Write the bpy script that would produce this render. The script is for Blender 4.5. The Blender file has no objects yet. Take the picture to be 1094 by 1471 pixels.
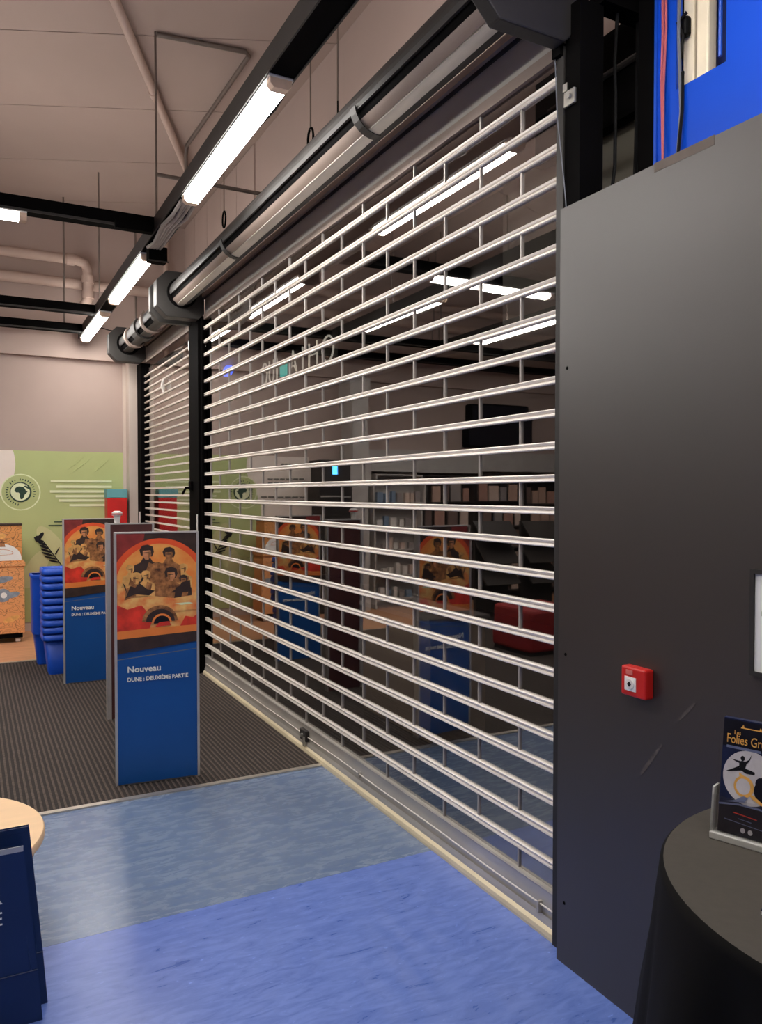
import bpy, bmesh, math, random
from mathutils import Vector, Matrix

random.seed(7)
sc = bpy.context.scene
C = sc.collection
PI = math.pi

# ------------------------------------------------------------------ camera, world, exposure
cam_d = bpy.data.cameras.new('camera')
cam_d.sensor_fit = 'HORIZONTAL'
cam_d.sensor_width = 36.0
cam_d.lens = 1120.0 / 1094.0 * 36.0
cam_d.clip_start = 0.02
cam = bpy.data.objects.new('camera', cam_d)
C.objects.link(cam)
YAW, PIT = math.radians(27.86), math.radians(-1.36)
fw = Vector((math.sin(YAW) * math.cos(PIT), math.cos(YAW) * math.cos(PIT), math.sin(PIT)))
cam.location = (0, 0, 1.55)
cam.rotation_euler = fw.to_track_quat('-Z', 'Y').to_euler()
sc.camera = cam

world = bpy.data.worlds.new('world')
sc.world = world
world.use_nodes = True
world.node_tree.nodes['Background'].inputs[0].default_value = (0.02, 0.02, 0.022, 1)
world.node_tree.nodes['Background'].inputs[1].default_value = 0.3

sc.view_settings.view_transform = 'Standard'
sc.view_settings.look = 'None'
sc.view_settings.gamma = 1.0
sc.view_settings.use_curve_mapping = False
sc.view_settings.exposure = 0.42
LAMP = 34.0          # emission of the fluorescent diffusers
try:
    sc.cycles.use_denoising = True
    sc.cycles.max_bounces = 10
    sc.cycles.transparent_max_bounces = 24
    sc.cycles.sample_clamp_indirect = 6.0
except Exception:
    pass

# ------------------------------------------------------------------ materials
M = {}

def lin(c):
    return tuple(((v / 255.0) / 12.92 if v / 255.0 <= 0.04045 else ((v / 255.0 + 0.055) / 1.055) ** 2.4) for v in c)

def mat(name, rgb, rough=0.5, metal=0.0, noise=0.0, scale=8.0, stretch=(1, 1, 1), bump=0.0, emit=0.0,
        coat=0.0, spec=0.5, noise2=None, detail=4.0):
    """procedural principled material; rgb in 0..255 sRGB; noise = +- brightness variation"""
    m = bpy.data.materials.new(name)
    m.use_nodes = True
    nt = m.node_tree
    b = nt.nodes['Principled BSDF']
    col = lin(rgb)
    b.inputs['Base Color'].default_value = (*col, 1)
    b.inputs['Roughness'].default_value = rough
    b.inputs['Metallic'].default_value = metal
    b.inputs['Specular IOR Level'].default_value = spec
    b.inputs['Coat Weight'].default_value = coat
    if emit:
        b.inputs['Emission Color'].default_value = (*col, 1)
        b.inputs['Emission Strength'].default_value = emit
    if noise or bump:
        tc = nt.nodes.new('ShaderNodeTexCoord')
        mp = nt.nodes.new('ShaderNodeMapping')
        mp.inputs['Scale'].default_value = stretch
        nz = nt.nodes.new('ShaderNodeTexNoise')
        nz.inputs['Scale'].default_value = scale
        nz.inputs['Detail'].default_value = detail
        nt.links.new(tc.outputs['Object'], mp.inputs['Vector'])
        nt.links.new(mp.outputs['Vector'], nz.inputs['Vector'])
        if noise:
            rp = nt.nodes.new('ShaderNodeValToRGB')
            lo = tuple(max(0, v * (1 - noise)) for v in col)
            hi = tuple(min(1, v * (1 + noise)) for v in col) if noise2 is None else lin(noise2)
            rp.color_ramp.elements[0].position = 0.3
            rp.color_ramp.elements[1].position = 0.7
            rp.color_ramp.elements[0].color = (*lo, 1)
            rp.color_ramp.elements[1].color = (*hi, 1)
            nt.links.new(nz.outputs['Fac'], rp.inputs['Fac'])
            nt.links.new(rp.outputs['Color'], b.inputs['Base Color'])
        if bump:
            bp = nt.nodes.new('ShaderNodeBump')
            bp.inputs['Strength'].default_value = bump
            bp.inputs['Distance'].default_value = 0.01
            nt.links.new(nz.outputs['Fac'], bp.inputs['Height'])
            nt.links.new(bp.outputs['Normal'], b.inputs['Normal'])
    M[name] = m
    return m

def glass_mat(name, r0=0.08, tint=(0.86, 0.87, 0.88), rough=0.015):
    """clear plastic sheet: transparent, with a mirror reflection that grows at grazing angles"""
    m = bpy.data.materials.new(name)
    m.use_nodes = True
    nt = m.node_tree
    nt.nodes.clear()
    out = nt.nodes.new('ShaderNodeOutputMaterial')
    tr = nt.nodes.new('ShaderNodeBsdfTransparent')
    tr.inputs[0].default_value = (*tint, 1)
    gl = nt.nodes.new('ShaderNodeBsdfGlossy')
    gl.inputs['Roughness'].default_value = rough
    gl.inputs['Color'].default_value = (1, 0.98, 0.96, 1)
    lw = nt.nodes.new('ShaderNodeLayerWeight')
    lw.inputs['Blend'].default_value = 0.5
    pw = nt.nodes.new('ShaderNodeMath'); pw.operation = 'POWER'; pw.inputs[1].default_value = 5.0
    mu = nt.nodes.new('ShaderNodeMath'); mu.operation = 'MULTIPLY_ADD'
    mu.inputs[1].default_value = 1 - r0; mu.inputs[2].default_value = r0
    mx = nt.nodes.new('ShaderNodeMixShader')
    nt.links.new(lw.outputs['Facing'], pw.inputs[0])
    nt.links.new(pw.outputs[0], mu.inputs[0])
    nt.links.new(mu.outputs[0], mx.inputs[0])
    nt.links.new(tr.outputs[0], mx.inputs[1])
    nt.links.new(gl.outputs[0], mx.inputs[2])
    nt.links.new(mx.outputs[0], out.inputs[0])
    M[name] = m
    return m

def vinyl_mat(name, a, b, rough=0.28):
    """marbled linoleum: two blues streaked along the sheet, with pale flecks"""
    m = bpy.data.materials.new(name)
    m.use_nodes = True
    nt = m.node_tree
    bs = nt.nodes['Principled BSDF']
    tc = nt.nodes.new('ShaderNodeTexCoord')
    mp = nt.nodes.new('ShaderNodeMapping')
    mp.inputs['Scale'].default_value = (3.2, 12.0, 1)
    mp.inputs['Rotation'].default_value = (0, 0, 0.25)
    n1 = nt.nodes.new('ShaderNodeTexNoise')
    n1.inputs['Scale'].default_value = 2.4; n1.inputs['Detail'].default_value = 9; n1.inputs['Roughness'].default_value = 0.62
    n1.inputs['Distortion'].default_value = 1.1
    r1 = nt.nodes.new('ShaderNodeValToRGB')
    e = r1.color_ramp.elements
    e[0].position = 0.22; e[0].color = (*lin(a), 1)
    e[1].position = 0.62; e[1].color = (*lin(b), 1)
    mp2 = nt.nodes.new('ShaderNodeMapping'); mp2.inputs['Scale'].default_value = (1, 2.6, 1)
    n2 = nt.nodes.new('ShaderNodeTexNoise'); n2.inputs['Scale'].default_value = 26; n2.inputs['Detail'].default_value = 6
    r2 = nt.nodes.new('ShaderNodeValToRGB')
    r2.color_ramp.elements[0].position = 0.66; r2.color_ramp.elements[0].color = (0, 0, 0, 1)
    r2.color_ramp.elements[1].position = 0.80; r2.color_ramp.elements[1].color = (1, 1, 1, 1)
    mx = nt.nodes.new('ShaderNodeMixRGB')
    mx.inputs['Color2'].default_value = (*lin(tuple(min(255, int(v * 1.18 + 18)) for v in b)), 1)
    nt.links.new(tc.outputs['Object'], mp.inputs[0]); nt.links.new(mp.outputs[0], n1.inputs[0])
    nt.links.new(n1.outputs['Fac'], r1.inputs[0])
    nt.links.new(tc.outputs['Object'], mp2.inputs[0]); nt.links.new(mp2.outputs[0], n2.inputs[0])
    nt.links.new(n2.outputs['Fac'], r2.inputs[0])
    nt.links.new(r2.outputs[0], mx.inputs[0]); nt.links.new(r1.outputs[0], mx.inputs[1])
    nt.links.new(mx.outputs[0], bs.inputs['Base Color'])
    rr = nt.nodes.new('ShaderNodeMapRange')
    rr.inputs[3].default_value = rough - 0.06; rr.inputs[4].default_value = rough + 0.1
    nt.links.new(n1.outputs['Fac'], rr.inputs[0]); nt.links.new(rr.outputs[0], bs.inputs['Roughness'])
    M[name] = m

def sketch_mat(name, paper, ink, scale=9.0, seed=0.0):
    """wood-coloured sheet with a wandering hand-drawn line print"""
    m = bpy.data.materials.new(name)
    m.use_nodes = True
    nt = m.node_tree
    bs = nt.nodes['Principled BSDF']
    bs.inputs['Roughness'].default_value = 0.6
    tc = nt.nodes.new('ShaderNodeTexCoord')
    mp = nt.nodes.new('ShaderNodeMapping')
    mp.inputs['Location'].default_value = (seed, seed, seed); mp.inputs['Scale'].default_value = (1, 1, 1.7)
    nz = nt.nodes.new('ShaderNodeTexNoise'); nz.inputs['Scale'].default_value = scale; nz.inputs['Detail'].default_value = 1.5
    rp = nt.nodes.new('ShaderNodeValToRGB')
    el = rp.color_ramp.elements
    el[0].position = 0.0; el[0].color = (*lin(paper), 1)
    el[1].position = 1.0; el[1].color = (*lin(tuple(int(v * 0.9) for v in paper)), 1)
    for p in (0.42, 0.52, 0.62):
        for d, c in ((-0.018, paper), (0, ink), (0.018, paper)):
            x = el.new(p + d); x.color = (*lin(c), 1)
    nt.links.new(tc.outputs['Object'], mp.inputs[0]); nt.links.new(mp.outputs[0], nz.inputs[0])
    nt.links.new(nz.outputs['Fac'], rp.inputs[0]); nt.links.new(rp.outputs[0], bs.inputs['Base Color'])
    M[name] = m

# shell
mat('wall_paint', (182, 162, 152), 0.85, noise=0.05, scale=1.2, bump=0.03)
mat('ceiling_paint', (172, 152, 142), 0.9, noise=0.05, scale=0.9)
mat('dark_gap', (60, 52, 48), 0.9, noise=0.1)
mat('pillar_paint', (205, 190, 178), 0.7, noise=0.04, scale=2)
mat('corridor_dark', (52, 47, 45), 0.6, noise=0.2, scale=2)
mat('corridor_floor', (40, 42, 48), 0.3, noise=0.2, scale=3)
mat('grey_left_wall', (140, 128, 122), 0.85, noise=0.06, scale=1.5)
vinyl_mat('vinyl_violet', (72, 102, 184), (112, 138, 212))
vinyl_mat('vinyl_grey', (84, 108, 152), (124, 142, 168), 0.25)
mat('carpet_dark', (44, 38, 35), 0.95, noise=0.3, scale=60)
mat('carpet_rib', (84, 73, 66), 0.95, noise=0.3, scale=60)
mat('wood_floor', (206, 150, 112), 0.45, noise=0.12, scale=3, stretch=(1, 9, 1))
mat('strip_alu', (205, 198, 186), 0.35, 0.7, noise=0.1, scale=20)
mat('panel_charcoal', (53, 47, 44), 0.40, noise=0.05, scale=2.5, bump=0.01, spec=0.8)
mat('panel_edge', (88, 77, 69), 0.7, noise=0.15, scale=14)
mat('blue_paint', (6, 72, 196), 0.45, spec=0.25, noise=0.06, scale=2)
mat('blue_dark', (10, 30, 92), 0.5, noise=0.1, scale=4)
mat('cream', (238, 224, 196), 0.5, noise=0.06, scale=8)
mat('black_steel', (9, 8, 8), 0.85, spec=0.05, noise=0.2, scale=6)
mat('charcoal_steel', (52, 50, 48), 0.55, 0.2, spec=0.35, noise=0.15, scale=6)
mat('grey_steel', (176, 172, 166), 0.5, 0.25, noise=0.12, scale=5, stretch=(1, 0.2, 1))
mat('olive_panel', (92, 86, 72), 0.6, noise=0.08, scale=3)
mat('alu_slat', (240, 232, 222), 0.4, 0.15, noise=0.06, scale=8, stretch=(1, 0.2, 1))
mat('alu_link', (176, 168, 162), 0.45, 0.3, noise=0.06, scale=8)
mat('alu_dull', (196, 191, 182), 0.42, 0.4, noise=0.12, scale=10, stretch=(1, 0.3, 1))
mat('alu_cream', (226, 212, 178), 0.45, 0.15, noise=0.1, scale=14, stretch=(1, 0.3, 1))
mat('brown_slat', (150, 134, 124), 0.5, 0.2, noise=0.15, scale=8, stretch=(1, 0.3, 1))
mat('galvanised', (190, 188, 180), 0.35, 0.8, noise=0.2, scale=30)
mat('red_pale', (226, 120, 110), 0.4, noise=0.1)
mat('white_plastic', (235, 230, 224), 0.4, noise=0.03)
mat('lamp_white', (255, 250, 245), 0.4, emit=LAMP, noise=0.0)
mat('added_uplight', (255, 248, 242), 0.4, emit=LAMP * 0.72)  # glow of the strips added to brighten the ceiling
mat('lamp_end', (235, 205, 180), 0.4, noise=0.1, scale=20)
mat('frost_wrap', (172, 164, 158), 0.6, noise=0.25, scale=10, stretch=(1, 0.4, 1))
mat('pipe_paint', (188, 165, 152), 0.7, noise=0.06, scale=4)
mat('rod_grey', (120, 108, 100), 0.5, 0.4, noise=0.1)
mat('cable_black', (10, 10, 11), 0.6, spec=0.15, noise=0.1)
mat('cable_red', (186, 92, 96), 0.5, noise=0.08)
mat('cable_grey', (104, 108, 118), 0.5, noise=0.08)
glass_mat('clear_panel', 0.19, (0.8, 0.8, 0.8))
glass_mat('clear_acrylic', 0.05, (0.95, 0.95, 0.95))
# furniture and print
mat('sign_blue', (18, 84, 160), 0.4, noise=0.07, scale=3)
mat('alu_frame', (206, 202, 198), 0.35, 0.5, noise=0.05, scale=10)
mat('print_white', (244, 244, 240), 0.5, noise=0.02)
mat('print_maroon', (150, 56, 52), 0.4, noise=0.35, scale=9)
mat('print_red', (226, 62, 44), 0.4, noise=0.3, scale=14)
mat('print_rim', (244, 92, 48), 0.4, noise=0.12, scale=9)
mat('print_sun', (255, 138, 58), 0.4, noise=0.08, scale=9, noise2=(255, 186, 100))
mat('print_sand', (250, 122, 58), 0.4, noise=0.12, scale=16, noise2=(255, 212, 130))
mat('print_band', (250, 140, 66), 0.4, noise=0.1, scale=6)
mat('print_dark', (62, 46, 40), 0.4, noise=0.3, scale=16)
mat('print_brown', (140, 84, 54), 0.4, noise=0.65, scale=34, noise2=(206, 140, 84))
mat('print_skin', (214, 146, 100), 0.4, noise=0.25, scale=30)
mat('print_tan', (240, 178, 104), 0.4, noise=0.25, scale=25)
mat('print_navy', (22, 32, 66), 0.35, noise=0.35, scale=20)
mat('print_deep', (14, 15, 28), 0.35, noise=0.3, scale=20)
mat('print_moon', (206, 202, 206), 0.35, noise=0.1, scale=25)
mat('print_gold', (236, 178, 92), 0.35, noise=0.2, scale=40)
mat('print_ink', (12, 12, 16), 0.4, noise=0.1)
mat('print_haze', (116, 126, 160), 0.4, noise=0.2, scale=25)
mat('mural_green', (186, 196, 134), 0.7, noise=0.04, scale=2)
mat('mural_pale', (232, 238, 196), 0.7, noise=0.03)
mat('mural_white', (242, 228, 216), 0.7, noise=0.02)
mat('mural_leaf', (206, 206, 152), 0.7, noise=0.03)
mat('mural_dark', (38, 66, 50), 0.7, noise=0.15, scale=30)
mat('mural_grey', (120, 116, 108), 0.7, noise=0.1, scale=30)
sketch_mat('drawing_forest', (232, 160, 92), (120, 76, 44), 9, 0.0)
sketch_mat('drawing_sea', (236, 166, 106), (150, 96, 62), 11, 3.3)
mat('drawing_blue', (140, 152, 166), 0.6, noise=0.25, scale=26)
mat('cabinet_dark', (60, 40, 30), 0.6, noise=0.15)
mat('bin_blue', (12, 76, 190), 0.42, noise=0.06, scale=5)
mat('bin_shade', (10, 34, 112), 0.5, noise=0.06, scale=5)
mat('totem_back', (84, 42, 40), 0.6, noise=0.2, scale=6)
mat('red_dull', (150, 38, 38), 0.6, noise=0.15)
mat('red_gloss', (206, 34, 30), 0.4, noise=0.08)
mat('teal', (104, 170, 176), 0.5, noise=0.06)
mat('beech', (244, 206, 160), 0.45, noise=0.05, scale=3, stretch=(1, 6, 1))
mat('beech_edge', (206, 160, 124), 0.5, noise=0.08, scale=6)
mat('bag_navy', (20, 44, 88), 0.4, noise=0.15, scale=5, bump=0.1)
mat('bag_inside', (170, 172, 176), 0.6, noise=0.1, scale=10)
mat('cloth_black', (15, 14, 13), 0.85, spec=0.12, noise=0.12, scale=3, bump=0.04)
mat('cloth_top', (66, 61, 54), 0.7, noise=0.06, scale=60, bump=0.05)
mat('shelf_dark', (46, 40, 37), 0.55, noise=0.15)
mat('shelf_grey', (190, 184, 178), 0.5, noise=0.08)
mat('fridge_light', (80, 170, 255), 0.4, emit=5.0)
mat('neon_white', (240, 232, 214), 0.4, emit=0.6)
mat('neon_teal', (70, 220, 205), 0.4, emit=0.8)
mat('neon_blue', (10, 80, 250), 0.4, emit=4.0)
mat('beige_box', (176, 154, 128), 0.6, noise=0.08, scale=4)
for i, c in enumerate([(190, 146, 130), (222, 196, 180), (160, 150, 146), (128, 106, 98), (206, 170, 150), (130, 150, 172), (230, 222, 214)]):
    mat('cover_%d' % i, c, 0.45, noise=0.25, scale=22)

# ------------------------------------------------------------------ mesh helpers
class MB:
    def __init__(s):
        s.v = []; s.f = []; s.m = []
    def add(s, vs, fs, mi=0):
        o = len(s.v)
        s.v += [tuple(p) for p in vs]
        s.f += [tuple(i + o for i in f) for f in fs]
        s.m += [mi] * len(fs)
        return s
    def box(s, x0, x1, y0, y1, z0, z1, mi=0):
        return s.add([(x0, y0, z0), (x1, y0, z0), (x1, y1, z0), (x0, y1, z0), (x0, y0, z1), (x1, y0, z1), (x1, y1, z1), (x0, y1, z1)],
                     [(3, 2, 1, 0), (4, 5, 6, 7), (0, 1, 5, 4), (1, 2, 6, 5), (2, 3, 7, 6), (3, 0, 4, 7)], mi)
    def loft(s, rings, mi=0, cap=True, closed=True):
        n = len(rings[0]); vs = [p for r in rings for p in r]; fs = []
        for k in range(len(rings) - 1):
            for i in range(n if closed else n - 1):
                j = (i + 1) % n
                fs.append((k * n + i, k * n + j, (k + 1) * n + j, (k + 1) * n + i))
        if cap:
            fs.append(tuple(range(n - 1, -1, -1))); fs.append(tuple((len(rings) - 1) * n + i for i in range(n)))
        return s.add(vs, fs, mi)
    def tube(s, pts, r, n=8, mi=0):
        pts = [Vector(p) for p in pts]; rings = []
        prev = None
        for i, p in enumerate(pts):
            t = (pts[min(i + 1, len(pts) - 1)] - pts[max(i - 1, 0)]).normalized()
            if prev is None:
                a = Vector((0, 0, 1)) if abs(t.z) < 0.9 else Vector((1, 0, 0))
                u = t.cross(a).normalized()
            else:
                q = tprev.rotation_difference(t)
                u = q @ prev
                u = (u - t * u.dot(t)).normalized()
            prev = u; tprev = t
            w = t.cross(u)
            rr = r[i] if isinstance(r, (list, tuple)) else r
            rings.append([p + u * (math.cos(2 * PI * k / n) * rr) + w * (math.sin(2 * PI * k / n) * rr) for k in range(n)])
        return s.loft(rings, mi)
    def prism_y(s, prof, y0, y1, mi=0):          # prof: (x, z) outline
        return s.loft([[(x, y0, z) for x, z in prof], [(x, y1, z) for x, z in prof]], mi)
    def lathe(s, prof, cx, cy, n=24, mi=0, cap=True):  # prof: (r, z)
        return s.loft([[(cx + r * math.cos(2 * PI * k / n), cy + r * math.sin(2 * PI * k / n), z) for k in range(n)] for r, z in prof], mi, cap)
    def mesh(s, name, mats):
        me = bpy.data.meshes.new(name)
        me.from_pydata(s.v, [], s.f)
        for m in (mats if isinstance(mats, (list, tuple)) else [mats]):
            me.materials.append(M[m])
        me.polygons.foreach_set('material_index', s.m)
        me.update()
        bm = bmesh.new(); bm.from_mesh(me)
        bmesh.ops.recalc_face_normals(bm, faces=bm.faces)
        bm.to_mesh(me); bm.free()
        return me
    def build(s, name, mats, parent=None, smooth=False, bevel=0.0, loc=None):
        o = bpy.data.objects.new(name, s.mesh(name, mats))
        C.objects.link(o)
        if parent is not None:
            o.parent = parent
        if loc is not None:
            o.location = loc
        if smooth:
            for p in o.data.polygons:
                p.use_smooth = True
            md = o.modifiers.new('edge', 'EDGE_SPLIT'); md.split_angle = math.radians(40)
        if bevel:
            md = o.modifiers.new('bevel', 'BEVEL'); md.width = bevel; md.segments = 2; md.limit_method = 'ANGLE'
        return o

def tag(o, label, cat, group=None):
    o['label'] = label; o['category'] = cat
    if group: o['group'] = group
    return o

def empty(name, loc=(0, 0, 0), rz=0.0):
    o = bpy.data.objects.new(name, None); C.objects.link(o)
    o.location = loc; o.rotation_euler = (0, 0, rz); o.empty_display_size = 0.1
    return o

def thing(name, label, cat, loc=(0, 0, 0), rz=0.0, group=None):
    return tag(empty(name, loc, rz), label, cat, group)

def struct(o, label=None, cat=None):
    o['kind'] = 'structure'
    if label: o['label'] = label
    if cat: o['category'] = cat
    return o

def B(name, m, x0, x1, y0, y1, z0, z1, parent=None, bevel=0.0):
    return MB().box(x0, x1, y0, y1, z0, z1).build(name, m, parent, bevel=bevel)

def share(name, me, parent, loc, rot=(0, 0, 0), scale=(1, 1, 1)):
    o = bpy.data.objects.new(name, me); C.objects.link(o); o.parent = parent
    o.location = loc; o.rotation_euler = rot; o.scale = scale
    return o

def text(name, s, size, m, parent, mtx, align='LEFT', width=None, extrude=0.0004, bold=0.0):
    cu = bpy.data.curves.new(name, 'FONT'); cu.body = s; cu.size = size; cu.align_x = align; cu.extrude = extrude; cu.resolution_u = 3; cu.offset = bold
    t = bpy.data.objects.new(name + '_tmp', cu); C.objects.link(t)
    bpy.context.view_layer.update()
    me = bpy.data.meshes.new_from_object(t.evaluated_get(bpy.context.evaluated_depsgraph_get()))
    bpy.data.objects.remove(t); bpy.data.curves.remove(cu)
    me.materials.clear(); me.materials.append(M[m])
    if width:
        xs = [v.co.x for v in me.vertices]; k = width / (max(xs) - min(xs))
        for v in me.vertices: v.co.x *= k
    o = bpy.data.objects.new(name, me); C.objects.link(o); o.parent = parent; o.matrix_local = mtx
    return o

def ell(cx, cy, rx, ry, n=20, a0=0.0, a1=2 * PI, rot=0.0):
    full = abs(a1 - a0 - 2 * PI) < 1e-6
    out = []
    for k in range(n if full else n + 1):
        a = a0 + (a1 - a0) * k / n
        x, y = rx * math.cos(a), ry * math.sin(a)
        out.append((cx + x * math.cos(rot) - y * math.sin(rot), cy + x * math.sin(rot) + y * math.cos(rot)))
    return out

def clip(poly, x0, x1, y0, y1):
    for ax, lim, sgn in ((0, x0, 1), (0, x1, -1), (1, y0, 1), (1, y1, -1)):
        out = []
        for i in range(len(poly)):
            p, q = poly[i], poly[(i + 1) % len(poly)]
            dp, dq = sgn * (p[ax] - lim), sgn * (q[ax] - lim)
            if dp >= 0: out.append(p)
            if dp * dq < 0:
                t = dp / (dp - dq)
                out.append((p[0] + (q[0] - p[0]) * t, p[1] + (q[1] - p[1]) * t))
        poly = out
        if not poly: break
    return poly

def printed(name, layers, parent, mtx, rect=None, step=0.00035):
    """flat print: polygons (u, v) stacked a fraction of a millimetre apart, facing local -y"""
    mb = MB(); names = []
    for k, (poly, m) in enumerate(layers):
        if rect: poly = clip(poly, *rect)
        if len(poly) < 3: continue
        if m not in names: names.append(m)
        mb.add([(u, -step * (k + 1), v) for u, v in poly], [tuple(range(len(poly)))], names.index(m))
    me = bpy.data.meshes.new(name)
    me.from_pydata(mb.v, [], mb.f)
    for m in names: me.materials.append(M[m])
    me.polygons.foreach_set('material_index', mb.m)
    me.update()
    o = bpy.data.objects.new(name, me); C.objects.link(o); o.parent = parent; o.matrix_local = mtx
    return o

# ------------------------------------------------------------------ the shell
CEIL = 4.75
XL, YB = -5.6, -4.0
GX = 1.80                      # plane of the grille
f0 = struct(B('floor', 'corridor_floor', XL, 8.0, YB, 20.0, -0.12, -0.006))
f1 = MB().box(XL, 1.765, YB, 2.86, -0.006, 0.0).build('vinyl_sheet', 'vinyl_violet', f0)
f1['label'] = 'violet-blue marbled vinyl sheet'
f2 = MB().box(XL, 1.765, 2.861, 4.04, -0.006, 0.0).build('vinyl_sheet', 'vinyl_grey', f0)
f2['label'] = 'grey-blue marbled vinyl sheet'
B('carpet_base', 'carpet_dark', XL, 1.78, 4.075, 7.86, -0.006, 0.001, f0)
rb = MB()
x = XL + 0.01
while x < 1.76:
    rb.box(x, x + 0.011, 4.08, 7.85, 0.001, 0.004); x += 0.027
r_ = rb.build('carpet_rib', 'carpet_rib', f0); r_['kind'] = 'stuff'
B('wood_floor', 'wood_floor', XL, 1.78, 7.90, 9.6, -0.006, 0.0, f0)
struct(B('trim_1', 'strip_alu', XL, 1.765, 4.04, 4.075, 0.0, 0.008))
struct(B('trim_2', 'strip_alu', XL, 1.78, 7.86, 7.90, 0.0, 0.006))

# ceiling of long boards set askew to the shopfront
ceil = struct(B('ceiling', 'dark_gap', XL, 2.5, YB, 9.7, CEIL + 0.015, CEIL + 0.12))
dx, dy = 0.9164, -0.4003       # along a board
nx, ny = 0.4003, 0.9164        # across
for k in range(-14, 14):
    o0 = 5.640 + k * 1.068; o1 = o0 + 1.058
    quad = [(dx * -14 + nx * o0, dy * -14 + ny * o0), (dx * 14 + nx * o0, dy * 14 + ny * o0),
            (dx * 14 + nx * o1, dy * 14 + ny * o1), (dx * -14 + nx * o1, dy * -14 + ny * o1)]
    q = clip(quad, XL, 2.35, YB, 9.52)
    if len(q) >= 3:
        MB().loft([[(a, b, CEIL) for a, b in q], [(a, b, CEIL + 0.015) for a, b in q]]).build('ceiling_board', 'ceiling_paint', ceil)

struct(B('wall_far', 'wall_paint', XL, 2.4, 9.60, 9.72, 0.0, 3.12))
struct(B('wall_far_upper', 'wall_paint', XL, 2.4, 9.52, 9.62, 3.09, CEIL))
struct(B('wall_left', 'grey_left_wall', XL - 0.1, XL, YB, 9.7, 0.0, CEIL))
struct(B('wall_back', 'wall_paint', XL, 2.4, YB - 0.1, YB, 0.0, CEIL))
struct(B('wall_right', 'wall_paint', 2.35, 2.45, 2.0, 9.6, 3.12, CEIL))
wr_ = bpy.data.objects['wall_right']
for a_, b_ in ((6.9, 7.42), (7.43, 7.95), (7.96, 8.48), (8.49, 9.0), (9.01, 9.44)):
    B('wall_board', 'wall_paint', 2.335, 2.35, a_, b_, 3.3, CEIL - 0.01, wr_)
struct(B('wall_right_near', 'wall_paint', 2.35, 2.45, YB, 2.0, 0.0, CEIL))
struct(B('baseboard_far', 'pillar_paint', -0.3, 1.66, 9.585, 9.6, 0.0, 0.09))
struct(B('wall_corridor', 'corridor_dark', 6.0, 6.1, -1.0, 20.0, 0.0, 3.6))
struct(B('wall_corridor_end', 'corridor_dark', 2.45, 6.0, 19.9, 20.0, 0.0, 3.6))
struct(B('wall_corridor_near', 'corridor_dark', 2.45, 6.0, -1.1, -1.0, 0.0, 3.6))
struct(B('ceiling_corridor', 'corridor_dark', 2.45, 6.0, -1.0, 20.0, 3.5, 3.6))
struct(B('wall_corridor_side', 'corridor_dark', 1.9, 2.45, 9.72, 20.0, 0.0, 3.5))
struct(B('trim_3', 'pillar_paint', 1.655, 1.775, 9.40, 9.6, 0.0, 3.09, bevel=0.006))
struct(B('trim_4', 'pillar_paint', 1.62, 1.655, 9.585, 9.6, 0.0, 3.09))
struct(B('wall_column', 'shelf_grey', -1.10, -0.86, 9.25, 9.6, 0.0, 3.09))

# charcoal partition beside the shutter
part = struct(B('wall_partition', 'panel_charcoal', 1.715, 1.745, YB, 1.993, 0.0, 2.475))
part['label'] = 'tall charcoal partition panel standing beside the grille'
scr = MB()
scr.loft([[(0, 0.0055 * math.cos(a), 0.0055 * math.sin(a)) for a in [i * PI / 5 for i in range(10)]],
          [(-0.002, 0.004 * math.cos(a), 0.004 * math.sin(a)) for a in [i * PI / 5 for i in range(10)]]])
scm = scr.mesh('screw', 'black_steel')
for zz in (1.955, 1.025, 0.204):
    share('screw', scm, part, (1.7150, 1.957, zz))
def streak(y0, z0, y1, z1, w, m, name='scuff'):
    d = Vector((0, y1 - y0, z1 - z0)).normalized(); n = Vector((0, -d.z, d.y)) * w
    a, b = Vector((1.7146, y0, z0)), Vector((1.7146, y1, z1))
    ring = [a - n * 0.7, a + n * 0.7, (a + b) / 2 + n, b + n * 0.5, b - n * 0.5, (a + b) / 2 - n]
    MB().loft([[tuple(p) for p in ring], [(p.x - 0.0004, p.y, p.z) for p in ring]]).build(name, m, part)
mat('scuff_grey', (80, 73, 69), 0.6, noise=0.3, scale=60)
streak(1.631, 0.736, 1.555, 0.843, 0.006, 'scuff_grey')
streak(1.496, 0.929, 1.443, 0.988, 0.005, 'scuff_grey')
ed = MB()
ed.prism_y([(1.7142, 2.478), (1.7142, 2.452), (1.7148, 2.452), (1.7148, 2.4755), (1.742, 2.4755), (1.742, 2.478)], 1.40, 1.60)
ed.build('tape_strip', 'panel_edge', part)

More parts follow.
